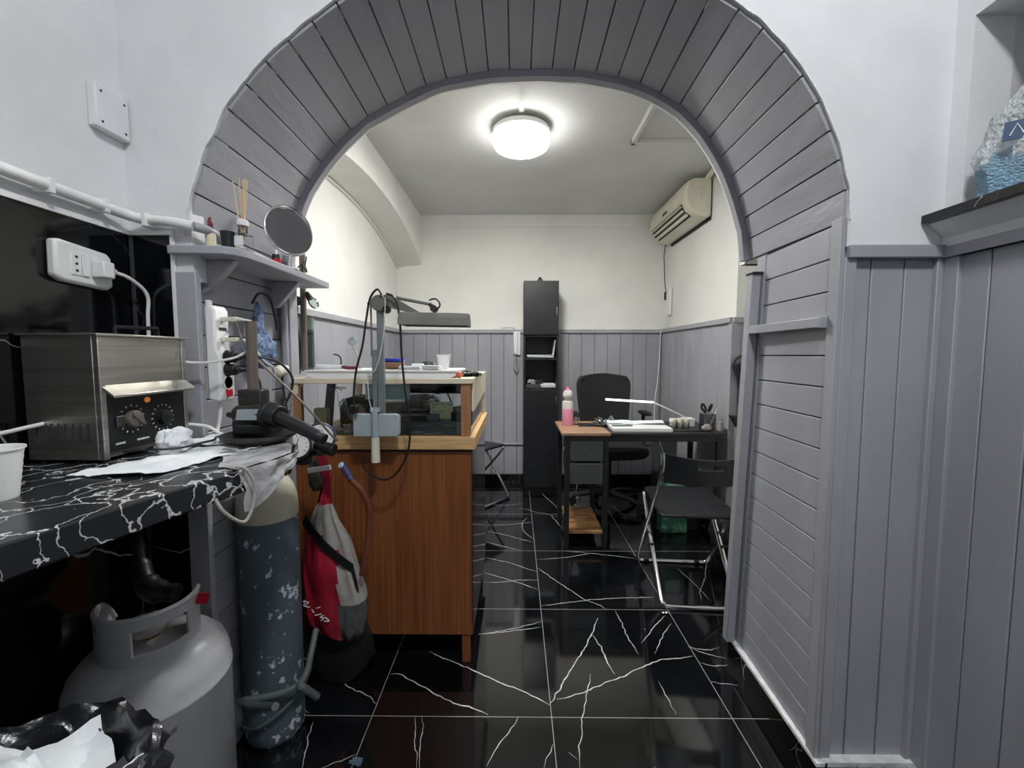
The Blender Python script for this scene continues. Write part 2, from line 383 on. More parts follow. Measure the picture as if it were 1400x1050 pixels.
# ================================================================= STRUCTURE
# floor with inlaid pale veins
fl = MB().box(-2.2, 2.2, -1.9, 4.3, -.06, 0)
VE = "-0.355,1.646 -0.291,1.611 -0.198,1.566 -0.122,1.521 -0.044,1.476 0.036,1.440 0.119,1.384;-0.472,1.523 -0.436,1.521 -0.367,1.480 -0.288,1.430 -0.216,1.393 -0.148,1.371 -0.092,1.344;0.119,1.386 0.206,1.540 0.279,1.661 0.332,1.763 0.377,1.873;0.331,1.759 0.353,1.680 0.360,1.591 0.376,1.528;0.145,1.407 0.249,1.442 0.326,1.487 0.403,1.518 0.488,1.567 0.574,1.606 0.639,1.615 0.713,1.628;0.469,1.929 0.478,1.847 0.479,1.740 0.498,1.635;0.693,1.895 0.627,1.826 0.569,1.751 0.526,1.705;0.701,1.837 0.640,1.762 0.603,1.701 0.563,1.641;0.718,1.687 0.750,1.670 0.799,1.665 0.843,1.679;0.716,1.683 0.758,1.647 0.838,1.615;0.721,1.590 0.769,1.574 0.831,1.581;0.722,1.497 0.773,1.483 0.816,1.479;0.285,1.532 0.264,1.464 0.237,1.381 0.219,1.330 0.212,1.272 0.194,1.218 0.189,1.162;0.530,1.496 0.534,1.424 0.540,1.352;0.011,1.335 -0.028,1.270 -0.056,1.227 -0.084,1.166;0.119,1.239 0.099,1.202 0.083,1.161;-0.336,1.334 -0.322,1.290 -0.317,1.246 -0.299,1.204 -0.289,1.158;-0.314,1.334 -0.299,1.302 -0.297,1.257 -0.291,1.204 -0.280,1.158;-0.567,1.157 -0.520,1.177 -0.484,1.200;-0.676,1.497 -0.587,1.449 -0.533,1.426 -0.481,1.385;0.129,2.427 0.303,2.455 0.458,2.509 0.588,2.478 0.711,2.447;0.124,2.331 0.206,2.207 0.291,2.087 0.336,2.023 0.398,1.979 0.432,1.941;0.124,1.964 0.247,1.991 0.374,2.018 0.486,2.033 0.691,2.043;-0.183,2.451 -0.033,2.388 0.057,2.323 0.119,2.289;-0.171,2.276 -0.064,2.214 0.036,2.159 0.116,2.105;-0.163,2.175 -0.097,2.173 0.003,2.196 0.121,2.200;-0.160,1.755 -0.079,1.772 0.003,1.798 0.116,1.843;-0.160,1.753 -0.025,1.777 0.114,1.804;-0.211,2.835 -0.080,2.775 0.115,2.657;-0.199,2.664 -0.036,2.576 0.033,2.547;-0.218,2.926 -0.041,2.944 0.129,2.991;0.312,2.537 0.461,2.509;0.264,3.124 0.322,2.892;0.224,3.632 0.318,3.324 0.357,3.157;0.773,3.343 0.799,3.193 0.823,3.098;0.917,2.331 0.948,2.136 0.956,2.010;1.144,2.463 1.026,2.230 0.938,2.092 0.913,2.009;0.164,1.213 0.185,1.188;-0.666,1.317 -0.657,1.262 -0.624,1.155;-0.697,1.345 -0.724,1.364 -0.756,1.376"
def strip(mb, pts, wd, z, mi, seed):
    P = []
    for i in range(len(pts)-1):
        a = Vector((*pts[i], 0)); b = Vector((*pts[i+1], 0)); n = max(2, int((b-a).length/.012))
        for k in range(n):
            t = k/n; p = a.lerp(b, t); d = (b-a).normalized(); q = Vector((-d.y, d.x, 0))
            P.append((p+q*noise.noise(p*45+Vector((seed*3.7, 0, 0)))*.006, q, p))
    P.append((Vector((*pts[-1], 0)), q, Vector((*pts[-1], 0))))
    N = len(P); vs = []
    for i, (p, q, b) in enumerate(P):
        e = min(1, min(i, N-1-i)/6+.25); w_ = wd*e*(.65+.9*abs(noise.noise(b*60+Vector((0, seed, 0)))))
        vs += [Vector((p.x, p.y, z))+q*w_, Vector((p.x, p.y, z))-q*w_]
    mb.add(vs, [(2*i, 2*i+1, 2*i+3, 2*i+2) for i in range(N-1)], mi)
for i, l in enumerate(VE.split(';')):
    pts = [tuple(map(float, p.split(','))) for p in l.split()]
    strip(fl, pts, .0024 if i < 5 else .0017, .0004, 1, i)
rv = random.Random(3)
for i in range(26):      # veins elsewhere on the floor (behind the camera, under furniture)
    x = rv.uniform(-1, 1.3); y = rv.choice([rv.uniform(-1.5, .9), rv.uniform(2.6, 3.9)]); a = rv.uniform(0, PI); p = [(x, y)]
    for k in range(5): a += rv.uniform(-.5, .5); x += .08*math.cos(a); y += .08*math.sin(a); p.append((x, y))
    strip(fl, p, .0016, .0004, 1, 60+i)
struct('floor', fl, ['floor', 'vein'], 'glossy black marble tile floor with white veins')

def vboards(mb, p0, p1, z0, z1, nrm, bw=.09, t=.012, gap=.0035, start=0):
    p0 = Vector((*p0, 0)); p1 = Vector((*p1, 0)); d = (p1-p0); L = d.length; d.normalize(); n = Vector((*nrm, 0)).normalized()
    s = -start
    while s < L-1e-4:
        a = max(0, s)+gap/2; b = min(L, s+bw)-gap/2
        if b-a > .004:
            q = [p0+d*a, p0+d*b, p0+d*b-n*t, p0+d*a-n*t]
            mb.prism([(v.x, v.y, z0) for v in q], (0,0,z1-z0), 0)
        s += bw
    q = [p0-n*(t*.6), p1-n*(t*.6), p1-n*(t+.01), p0-n*(t+.01)]
    mb.prism([(v.x, v.y, z0) for v in q], (0,0,z1-z0), 1)
def hboards(mb, p0, p1, z0, z1, nrm, bh=.086, t=.012, gap=.0035):
    p0 = Vector((*p0, 0)); p1 = Vector((*p1, 0)); n = Vector((*nrm, 0)).normalized(); z = z0
    while z < z1-1e-4:
        q = [p0, p1, p1-n*t, p0-n*t]
        mb.prism([(v.x, v.y, z+gap/2) for v in q], (0,0,min(bh, z1-z)-gap), 0); z += bh
    q = [p0-n*(t*.6), p1-n*(t*.6), p1-n*(t+.01), p0-n*(t+.01)]
    mb.prism([(v.x, v.y, z0) for v in q], (0,0,z1-z0), 1)

# --- arch profiles (x, z): front edge on the plaster wall and back edge
PF = [(.84,1.547),(.836,1.62),(.816,1.697),(.785,1.78),(.744,1.857),(.70,1.92),(.647,1.98),(.58,2.04),(.507,2.084),(.35,2.165),(.18,2.215),(.02,2.235),(-.14,2.22),(-.3,2.17),(-.43,2.09),(-.562,1.996),(-.65,1.92),(-.727,1.829),(-.795,1.703),(-.83,1.60),(-.845,1.547)]
PB = [(.862,1.555),(.85,1.66),(.817,1.763),(.78,1.86),(.73,1.948),(.67,2.03),(.591,2.104),(.49,2.16),(.388,2.195),(.24,2.222),(.093,2.228),(-.1,2.222),(-.283,2.191),(-.42,2.13),(-.556,2.058),(-.65,1.975),(-.725,1.888),(-.785,1.80),(-.825,1.70),(-.85,1.62),(-.86,1.547)]
def resample(P, n):
    P = [Vector(p) for p in P]; L = [0]
    for i in range(len(P)-1): L.append(L[-1]+(P[i+1]-P[i]).length)
    out = []
    for k in range(n+1):
        s = L[-1]*k/n; i = 0
        while i < len(L)-2 and L[i+1] < s: i += 1
        out.append(P[i].lerp(P[i+1], (s-L[i])/(L[i+1]-L[i])))
    return out
YF, YB = 1.12, 1.60
NB = 31
F = resample(PF, NB)
def at_angle(P, q, c=Vector((0, 1.40))):
    D = [Vector(p) for p in P]; a = math.atan2(q.y-c.y, q.x-c.x); A = [math.atan2(p.y-c.y, p.x-c.x) for p in D]
    for i in range(len(D)-1):
        if A[i] <= a <= A[i+1]: return D[i].lerp(D[i+1], (a-A[i])/(A[i+1]-A[i]))
    return D[0] if a < A[0] else D[-1]
B = [at_angle(PB, q) for q in F]
arch = MB()
for i in range(NB):
    f0, f1, b0, b1 = F[i], F[i+1], B[i], B[i+1]
    g = .0018/max((f1-f0).length, .01)
    fa, fb = f0.lerp(f1, g), f0.lerp(f1, 1-g); ba, bb = b0.lerp(b1, g), b0.lerp(b1, 1-g)
    n = Vector((f1.y-f0.y, -(f1.x-f0.x))).normalized()     # outward
    c = Vector((0, 1.4))
    if n.dot((f0+f1)/2-c) < 0: n = -n
    t = .02; j = rv.uniform(-.002, .002)
    ring1 = [(fa.x+n.x*j, YF, fa.y+n.y*j), (fb.x+n.x*j, YF, fb.y+n.y*j), (fb.x+n.x*t, YF, fb.y+n.y*t), (fa.x+n.x*t, YF, fa.y+n.y*t)]
    ring2 = [(ba.x+n.x*j, YB, ba.y+n.y*j), (bb.x+n.x*j, YB, bb.y+n.y*j), (bb.x+n.x*t, YB, bb.y+n.y*t), (ba.x+n.x*t, YB, ba.y+n.y*t)]
    arch.rings([ring1, ring2], 0)
    arch.add([(f0.x+n.x*.007, YF, f0.y+n.y*.007), (f1.x+n.x*.007, YF, f1.y+n.y*.007), (b1.x+n.x*.007, YB, b1.y+n.y*.007), (b0.x+n.x*.007, YB, b0.y+n.y*.007)], [(0,1,2,3)], 1)
# edging band round the far edge
B2 = resample(PB, 44)
cen = Vector((0, 1.45)); rr = []
for p in B2:
    d = (cen-p).normalized(); q = p+d*.022; o = p-d*.03
    rr.append([(p.x, YB-.004, p.y), (q.x, YB-.002, q.y), (q.x, YB+.03, q.y), (o.x, YB+.03, o.y), (o.x, YB-.004, o.y)])
arch.rings(rr, 0)
struct('trim_1', arch, ['grey_soffit', 'gap'], 'grey painted boards lining the underside of the arch', bevel=.0012)

# front plaster wall with the arched opening
wf = MB()
CZ = 3.0
NF = 60; FF = resample(PF, NF)
prev = None
def cols(mb, prof, y, top, thick, x_r, x_l, zjb):
    pts = [Vector((p.x, p.y)) for p in prof]
    for i in range(len(pts)-1):
        a, b = pts[i], pts[i+1]
        if a.x-b.x < .0005: continue
        mb.prism([(a.x, y, a.y), (b.x, y, b.y), (b.x, y, top), (a.x, y, top)], (0, thick, 0))
rough = []
for i, p in enumerate(FF):
    k = .004*noise.noise(Vector((i*.9, 2, 0))); d = (p-cen).normalized()
    rough.append(p+d*(.009+k))
for i in range(1, len(rough)):
    if rough[i].x > rough[i-1].x-.0006: rough[i].x = rough[i-1].x-.0006
cols(wf, rough, 1.112, CZ, .06, 0, 0, 0)
wf.box(rough[0].x, 1.2, 1.112, 1.17, 1.47, CZ)          # right of the arch
wf.box(-1.05, rough[-1].x, 1.112, 1.17, 1.51, CZ)        # left of the arch
wf.box(.86, 1.2, 1.14, 1.17, 0, 1.48); wf.box(-1.05, -.875, 1.135, 1.17, 0, 1.52)
wf.box(-.885, -.838, 1.1135, 1.16, 1.40, 1.60); wf.box(.846, .95, 1.1135, 1.16, 1.47, 1.62)
struct('wall_front', wf, 'wall', 'white plaster wall around the arch')
bead = MB(); bead.tube([(p.x, 1.111, p.y) for p in rough], [.0018+.0022*abs(noise.noise(Vector((i*.7, 0, 3)))) for i in range(len(rough)*6)], 6, sub=6)
struct('trim_16', bead, 'caulk', 'rough white plaster bead where the boards meet the arch wall')
# back face of the arch wall and masonry sides
wb = MB()
bk = resample(PB, 40)
for i in range(1, len(bk)):
    if bk[i].x > bk[i-1].x-.0006: bk[i].x = bk[i-1].x-.0006
cols(wb, bk, 1.632, CZ, .04, 0, 0, 0)
wb.box(bk[0].x, 2.2, 1.632, 1.67, 1.547, CZ); wb.box(-2.2, bk[-1].x, 1.632, 1.67, 1.547, CZ); wb.prism([(.90,1.50,1.547),(2.2,1.50,1.547),(2.2,1.535,1.547),(.90,1.535,1.547)], (0,.095,-1.547)); wb.box(.87, 2.2, 1.50, 1.66, 1.547, 1.562); wb.box(-2.2, -.905, 1.632, 1.67, 0, 1.547)
struct('wall_divider', wb, 'wall_back', 'far face of the arch wall')

# left wall: tile below, plaster above
wl = MB().box(-1.06, -1.0, -1.7, 1.135, 1.52, CZ); struct('wall_left', wl, 'wall', 'white plaster wall on the left')
tl = MB().box(-1.05, -.995, -1.7, 1.107, 0, 1.515); struct('wall_front_tile', MB().box(-.995, -.882, 1.108, 1.135, 0, 1.515), 'tile', 'narrow black tile return beside the arch')
struct('wall_left_tile', tl, 'tile', 'glossy black tiles on the left wall and its return')
tt = MB().box(-1.0, -.988, -1.7, 1.1, 1.512, 1.524).box(-1.0, -.882, 1.1, 1.112, 1.512, 1.522).box(-.889, -.881, 1.104, 1.112, 1.0, 1.515).box(-.992, -.986, 1.101, 1.107, 0, 1.512, 1)
struct('trim_2', tt, ['white', 'gap'], 'white edging strip above the black tiles')
# left jamb
lj = MB(); hboards(lj, (-.862, 1.14), (-.872, 1.60), .0, 1.547, (1, 0), .09)
lj.box(-.882, -.828, 1.106, 1.124, 0, 1.42); lj.box(-.868, -.84, 1.124, 1.142, 0, 1.42)
lj.box(-.875, -.835, 1.575, 1.632, 0, 1.547); lj.tube([(-.848,1.56,1.0),(-.848,1.56,1.5)], .012, smooth=False)
struct('trim_3', lj, ['grey', 'gap'], 'grey boards on the left side of the arch', bevel=.002)
# right jamb and pillar
rj = MB()
for _i in range(17):
    _z = .085+.086*_i; _f = (_z-.085)/1.46; hboards(rj, (.84, 1.14), (.868-.006*_f, 1.60-.095*_f), _z, _z+.086, (-1, 0))
rj.prism([(.858,1.49,1.547),(.92,1.49,1.547),(.92,1.54,1.547),(.858,1.54,1.547)], (0.006,.095,-1.547))
rj.prism([(.828,1.112,.085),(.842,1.112,.085),(.848,1.152,.085),(.832,1.152,.085)], (0,0,1.47))
struct('trim_4', rj, ['grey', 'gap'], 'grey horizontal boards on the right side of the arch', bevel=.0015)
po = MB()
po.prism([(.824,1.508,1.488),(.856,1.508,1.488),(.858,1.545,1.488),(.826,1.545,1.488)], (.0,.085,-1.403))
po.box(.822, .86, 1.50, 1.548, 1.486, 1.494, 1)
po.prism([(.815,1.152,1.279),(.84,1.152,1.279),(.852,1.53,1.279),(.826,1.53,1.279)], (0,0,.028)); po.box(.812,.842,1.15,1.158,1.277,1.309)
struct('trim_5', po, ['grey', 'black'], 'grey upright batten and rail fixed to the right jamb', bevel=.002)
rp = MB(); vboards(rp, (.872, 1.122), (1.085, 1.122), .085, 1.452, (0,-1), .086, start=.04)
rp.box(.842, .872, 1.110, 1.13, .085, 1.455); rp.box(1.075, 1.1, 1.108, 1.13, .085, 1.455)
rp.box(.846, 1.1, 1.100, 1.125, 1.452, 1.484)
struct('trim_6', rp, ['grey', 'gap'], 'grey vertical boards on the pillar right of the arch', bevel=.002)
rw = MB(); vboards(rw, (1.1, 1.1), (1.1, -1.6), .085, 1.452, (-1,0), .092, start=.0)
rw.box(1.09, 1.104, 1.072, 1.108, .085, 1.455); rw.box(1.082, 1.12, -1.6, 1.112, 1.45, 1.478)
struct('trim_7', rw, ['grey', 'gap'], 'grey vertical boards on the right wall below the sill', bevel=.002)
# right wall with the niche
NZ0, NZ1 = 1.535, 2.005
wr = MB(); wr.box(1.115, 1.18, -1.7, 1.14, 0, 1.45)
wr.box(1.085, 1.18, -1.7, 1.12, 1.45, NZ0-.02); wr.box(1.085, 1.18, -1.7, 1.12, NZ1, CZ)
wr.box(1.085, 1.18, 1.068, 1.12, NZ0-.02, NZ1); wr.box(1.085, 1.18, -1.7, .1, NZ0-.02, NZ1)
wr.box(1.4, 1.45, .0, 1.25, NZ0-.1, NZ1+.1)
wr.prism([(1.18,1.068,NZ0),(1.4,1.15,NZ0),(1.4,1.22,NZ0),(1.18,1.22,NZ0)], (0,0,NZ1-NZ0)); wr.box(1.18, 1.4, 0, .1, NZ0, NZ1)
wr.box(1.18, 1.42, 0, 1.2, NZ1, NZ1+.05); wr.box(1.18, 1.42, 0, 1.2, NZ0-.1, NZ0-.02)
wr.prism([(1.085,1.11,1.50),(1.085,1.11,1.545),(1.035,1.11,1.545)], (0,-1.2,0))
struct('wall_right', wr, 'wall', 'white plaster wall on the right with a niche')
sl = MB().prism([(1.028,1.112,NZ0),(1.028,.05,NZ0),(1.4,.05,NZ0),(1.4,1.14,NZ0),(1.18,1.064,NZ0),(1.088,1.064,NZ0),(1.086,1.112,NZ0)], (0,0,.022))
o = struct('window_sill_slab', sl, 'sill', 'black marble sill under the niche', bevel=.002); o.name = 'trim_8'; o['category'] = 'trim'
# skirting and caulk
bs = MB(); 
bs.box(.852, 1.1, 1.095, 1.11, 0, .076); bs.prism([(.832,1.095,0),(.852,1.095,0),(.875,1.64,0),(.855,1.64,0)], (0,0,.076)); bs.box(1.088, 1.1, -1.6, 1.095, 0, .076)
struct('baseboard_right', bs, 'skirt', 'black skirting around the right pillar')
ck = MB(); ck.box(.85, 1.1, 1.097, 1.122, .076, .09); ck.prism([(.826,1.097,.076),(.856,1.097,.076),(.879,1.63,.076),(.85,1.63,.076)], (0,0,.011)); ck.box(1.088, 1.1, -1.6, 1.095, .076, .087)
struct('trim_9', ck, 'caulk', 'rough white bead above the skirting')
# front room shell
struct('ceiling_front', MB().box(-1.1, 1.5, -1.75, 1.64, CZ, CZ+.05), 'wall', 'white ceiling of the front room')
struct('wall_rear', MB().box(-1.1, 1.5, -1.75, -1.7, 0, CZ), 'wall', 'white wall behind')

# ---- back room
XR, XL, YW, CB = 1.385, -1.10, 3.98, 2.48
wbk = MB().box(-1.3, 1.9, YW, YW+.06, 0, CB+.02); wbk.box(-.9, XR, YW-.012, YW, 2.37, CB)
struct('wall_back', wbk, 'wall_back', 'cream back wall')
wlk = MB().box(XL-.06, XL, 1.67, YW, 0, CB)
struct('wall_back_left', wlk, 'wall_back', 'cream left wall of the back room')
wrk = MB().box(XR, XR+.3, 2.70, YW, 0, CB)
struct('wall_back_right', wrk, 'wall_back', 'cream right wall of the back room with a projecting corner')
struct('wall_alcove', MB().box(1.70, 1.76, 1.50, 2.72, 0, CB), 'wall_back', 'side wall of the recess beyond the arch')
struct('ceiling', MB().box(-1.3, 1.9, 1.64, YW+.05, CB, CB+.05), 'ceil', 'off-white ceiling of the back room')
# arched rib along the left wall
def zin(y): return 2.268-.235*abs((y-2.78)/1.2)**2.2
rib = MB(); ys = [1.672+(YW-1.672)*i/40 for i in range(41)]
for i in range(40):
    a, b = ys[i], ys[i+1]; za, zb = max(zin(a), 1.9), max(zin(b), 1.9)
    rib.add([(-.87,a,za),(-.87,b,zb),(-.87,b,CB),(-.87,a,CB),(XL,a,za-.02),(XL,b,zb-.02),(XL,b,CB),(XL,a,CB)], [(0,1,2,3),(0,4,5,1),(4,7,6,5),(2,6,7,3)]+([(0,3,7,4)] if i == 0 else [])+([(1,5,6,2)] if i == 39 else []))
rib.tube([(-1.092, y, max(zin(y), 1.9)-.03) for y in ys[::4]], .008, sub=2)
struct('wall_rib', rib, 'wall_back', 'plastered arched rib above the left wall of the back room')
hz = MB().box(.685, 1.38, 2.60, 2.63, CB-.03, CB+.001).box(.685, .71, 2.2, 2.63, CB-.03, CB+.001)
struct('trim_10', hz, 'ceil', 'raised frame on the ceiling', bevel=.004)
def wains(name, p0, p1, nrm, label, bw=.12, inset=.0, off=.05):
    mb = MB(); vboards(mb, p0, p1, .08, 1.405, nrm, bw); n = Vector((*nrm, 0)); a = Vector((*p0, 0)); b = Vector((*p1, 0))
    for z0, z1, e in ((1.405, 1.438, .02), (.362, .376, .016)):
        q = [a+n*e, b+n*e, b-n*.03, a-n*.03]; mb.prism([(v.x, v.y, z0) for v in q], (0,0,z1-z0))
    q = [a+n*.004, b+n*.004, b-n*.03, a-n*.03]
    mb.prism([(v.x, v.y, .352) for v in q], (0,0,.01), 1)
    struct(name, mb, ['grey', 'gap'], label, bevel=.002)
wains('trim_11', (XL+.03, YW-.03), (XR-.04, YW-.03), (0,-1), 'grey panelling along the back wall')
wains('trim_12', (XL+.03, 1.68), (XL+.03, YW-.03), (1,0), 'grey panelling on the left wall of the back room', .2)
wains('trim_13', (XR-.04, YW-.03), (XR-.04, 2.66), (-1,0), 'grey panelling on the right wall of the back room', .14)
wains('trim_14', (XR-.04, 2.665), (1.70, 2.665), (0,-1), 'grey panelling on the recess corner', .1)
struct('trim_15', MB().box(XR-.05, XR-.0, 2.652, 2.70, .08, 1.405), 'grey', 'corner batten of the recess panelling', bevel=.002)
bb = MB().box(XL, XR, YW-.05, YW-.03, 0, .08).box(XL, XL+.045, 1.68, YW, 0, .08).box(XR-.06, XR-.04, 2.65, YW, 0, .08).box(XR-.06, 1.7, 2.65, 2.668, 0, .08)
struct('baseboard_back', bb, 'skirt', 'black skirting of the back room')

# ================================================================= CEILING LAMPS
def ceiling_lamp(label, loc, glow):
    t = Thing('ceiling_lamp', label, 'ceiling lamp', loc)
    x, y, z = loc
    t.part('lamp_base', MB().lathe([(.05,.0),(.155,-.0),(.162,-.008),(.162,-.028),(.158,-.032),(.05,-.032)], (x,y,z-.0), seg=48), 'white')
    t.part('diffuser', MB().lathe([(.156,-.03),(.160,-.045),(.158,-.072),(.150,-.088),(.130,-.098)], (x,y,z), seg=48).lathe([(.130,-.098),(.09,-.106),(.0,-.11)], (x,y,z), seg=48, mi=1), ['lamp_side', glow])
    return t
ceiling_lamp('round glowing white ceiling lamp seen through the arch', (.03, 2.47, 2.46), 'lamp_on')
lf = ceiling_lamp('round white lamp on the ceiling of the front room', LIGHT_FRONT_POS, 'lamp_on_front')
cf = MB().box(.018, .042, 1.68, 2.45, CB-.012, CB).box(.018,.042,2.45,2.48,CB-.02,CB)
single('cable_cover', cf, 'ceil', 'white cable duct running along the ceiling to the round lamp', 'cable duct')

# ================================================================= LEFT WALL FITTINGS
t = Thing('conduit_pipe', 'white plastic conduit pipe running along the left wall above the black tiles to the arch', 'pipe', (-.975, .3, 1.56))
t.part('pipe', MB().tube([(-.978,-1.6,1.57),(-.978,.4,1.563),(-.975,.85,1.558),(-.972,1.03,1.555),(-.945,1.085,1.548),(-.87,1.088,1.54),(-.82,1.098,1.532)], .0125, seg=12), 'white')
t.part('pipe', MB().tube([(-.82,1.098,1.532),(-.80,1.13,1.528),(-.812,1.2,1.522),(-.822,1.42,1.515),(-.826,1.57,1.51)], .0115, seg=12), 'grey', label='grey painted end of the pipe under the arch')
for y in (.72, .9, 1.02): t.part('pipe_clip', MB().box(-1.0, -.962, y-.006, y+.006, 1.541, 1.573), 'white', bevel=.002)
t.part('pipe_clip', MB().box(-.935, -.923, 1.075, 1.112, 1.527, 1.56), 'white', bevel=.002)
t = Thing('junction_box_cover', 'flat white painted junction box cover high on the left wall near the corner', 'junction box', (-1.0, 1.08, 1.745))
t.part('cover', MB().box(-1.0, -.978, 1.022, 1.108, 1.742, 1.842), 'wall', bevel=.003)
for y in (1.036, 1.096):
    for z in (1.757, 1.827): t.part('screw', MB().cyl((-.978,y,z),(-.9765,y,z),.0028,seg=8), 'gap')
# wall socket
t = Thing('wall_socket', 'white surface wall socket tilted on the black tiles with a plug in it', 'socket', (-.995, .99, 1.36))
sk = MB()
prof = [(.903,1.368),(.905,1.446),(.92,1.449),(1.02,1.448),(1.032,1.44),(1.033,1.372),(1.02,1.362),(.92,1.36)]
sk.prism([(-.995,y,z-.35*(y-.99)*.22) for y,z in prof], (.022,0,0))
t.part('body', sk, 'white', bevel=.006)
t.part('outlet', MB().box(-.974,-.971,.935,.957,1.382,1.432).box(-.972,-.9695,.958,.973,1.382,1.432), 'white', bevel=.001)
for z in (1.392,1.407,1.422): t.part('hole', MB().cyl((-.9712,.946,z),(-.9702,.946,z),.0032,seg=8), 'gap')
t = Thing('power_plug', 'white plug in the wall socket with a white cable hanging down behind the steel tank', 'plug', (-.97, 1.03, 1.38))
pl = t.part('plug', MB().box(-.972,-.942,.978,1.006,1.383,1.420).cyl((-.957,1.004,1.402),(-.957,1.022,1.402),.014,.007), 'white', bevel=.003)
t.part('cable', MB().tube([(-.957,1.02,1.402),(-.952,1.055,1.393),(-.95,1.098,1.36),(-.953,1.1,1.3),(-.955,1.1,1.2),(-.955,1.09,1.08),(-.94,1.085,1.0)], .0042, sub=8), 'wirew')

# ================================================================= WORKTOP AND WHAT IS ON IT
WZ = .985
poly = [(-.99,-1.3),(-.61,-1.3),(-.605,.2),(-.60,.475),(-.583,.55),(-.56,.66),(-.535,.76),(-.508,.86),(-.502,.93),(-.535,1.0),(-.60,1.06),(-.67,1.115),(-.75,1.16),(-.825,1.18),(-.825,1.10),(-.99,1.10)]
t = Thing('worktop', 'long worktop covered in black white-veined marble film on the left', 'worktop', (-.8, .3, WZ-.045))
t.part('top', MB().prism([(x,y,WZ-.045) for x,y in poly], (0,0,.045)), 'topmarble', bevel=.003)
t.part('support', MB().box(-.99,-.63,-1.3,-1.26,0,WZ-.045), 'black')
# crumpled film over the worktop end; its grey glare put in as silver colour
def glare_film(u, v):
    E_ = [(-.80,1.165),(-.70,1.13),(-.60,1.06),(-.535,1.0),(-.502,.93),(-.508,.86),(-.53,.79)]
    s = u*(len(E_)-1); i = min(int(s), len(E_)-2); f = s-i; ex = E_[i][0]*(1-f)+E_[i+1][0]*f; ey = E_[i][1]*(1-f)+E_[i+1][1]*f
    ix = -.79+.21*u; iy = 1.13-.33*u+.02*math.sin(u*9)
    x = ix+(ex-ix)*v; y = iy+(ey-iy)*v
    k = Vector((x*20, y*20, 1))
    z = WZ+.002+.006*abs(noise.noise(k))+.003*noise.noise(k*2.5)
    return (x, y, z)
fo = MB().sheet(glare_film, 26, 18, .0008)
def film_flap(u, v):      # flap hanging over the front edge
    P = [(-.528,.79),(-.506,.86),(-.50,.93),(-.533,1.002),(-.598,1.064),(-.69,1.13)]
    s = u*(len(P)-1); i = min(int(s), len(P)-2); f = s-i; x = P[i][0]*(1-f)+P[i+1][0]*f; y = P[i][1]*(1-f)+P[i+1][1]*f
    dr = (.05+.035*math.sin(u*6+1.6)+.02*noise.noise(Vector((u*6, 3, 0))))*v
    k = noise.noise(Vector((u*14, v*3, 2)))
    return (x+.006+.008*k+.0*v, y+.004+.006*k, WZ+.003-dr)
fo.sheet(film_flap, 34, 8, .0008)
single('glare_cover', fo, 'silver', 'crumpled film over the rounded end of the worktop, silver colour standing for glare', 'glare_film')
t = Thing('hanging_cable_loop', 'pale cable loop dangling from the worktop edge over the silvery film', 'cable', (-.5, .9, .87))
t.part('cable', MB().tube([(-.535,.735,.95),(-.525,.74,.925),(-.515,.765,.897),(-.512,.785,.893),(-.508,.80,.92),(-.506,.80,.96),(-.515,.79,.99),(-.53,.785,.994)], .003), 'bggrey')

# ultrasonic cleaner
CX0, CX1, CY0, CY1, CZ0, CZ1 = -.985, -.83, .838, 1.062, WZ+.008, 1.25
t = Thing('ultrasonic_cleaner', 'stainless steel ultrasonic bath with black control panel on the worktop', 'ultrasonic cleaner', (-.9, .95, WZ))
b = t.part('body', MB().box(CX0,CX1-.012,CY0,CY1,CZ0,CZ1-.006).box(CX1-.012,CX1,CY0,CY0+.012,CZ0,CZ1-.006).box(CX1-.012,CX1,CY1-.012,CY1,CZ0,CZ1-.006).box(CX1-.012,CX1-.003,CY0+.012,CY1-.012,1.135,CZ1-.006), 'steel', bevel=.0015)
t.part('rim', MB().box(CX0-.005,CX1+.005,CY0-.006,CY1+.006,CZ1-.006,CZ1-.001).box(CX0+.01,CX1-.01,CY0+.01,CY1-.01,CZ1-.002,CZ1-.0005,1), ['steel','steel_dark'], bevel=.001)
t.part('hood', MB().prism([(CX1-.004,CY0+.003,1.145),(CX1+.024,CY0+.003,1.124),(CX1+.024,CY0+.003,1.119),(CX1-.004,CY0+.003,1.136)], (0,CY1-CY0-.006,0)), 'steel', bevel=.0008)
pn = MB().box(CX1-.012,CX1-.002,CY0+.012,CY1-.012,CZ0+.012,1.133)
cp = t.part('control_panel', pn, 'black')
for y, z, n in ((.905,1.068,14),(.985,1.06,16)):
    k = MB()
    for i in range(n):
        a = 2*PI*i/n; k.box(-.0006,.0006,-.0007,.0007,.027,.031,rot=(a,0,0),at=(CX1-.0015,y,z))
    t.part('dial_scale', k, 'white', cp)
t.part('knob', MB().lathe([(.019,0),(.018,.012),(.006,.016),(0,.016)], (CX1-.002,.905,1.068),(1,0,0),20).box(-.003,.003,-.004,.004,-.019,.019,rot=(.8,0,0),at=(CX1+.014,.905,1.068)), 'knob', cp, bevel=.001)
t.part('knob', MB().lathe([(.017,0),(.016,.012),(.006,.015),(0,.015)], (CX1-.002,.985,1.06),(1,0,0),20), 'black', cp)
t.part('pilot_light', MB().lathe([(.0065,0),(.005,.004),(0,.005)], (CX1-.002,.945,1.105),(1,0,0),12), 'amber_on', cp)
t.part('switch', MB().box(CX1-.002,CX1+.003,.866,.884,1.055,1.078), 'steel_dark', cp, bevel=.001)
for y0, n in ((.865,5),(.915,7)):
    lb_ = MB()
    for i in range(n): lb_.box(CX1-.0019,CX1-.0012,y0+i*.0045,y0+i*.0045+.003,1.018-.3*(y0-.865)*0,1.022)
    t.part('panel_lettering', lb_, 'white', cp)
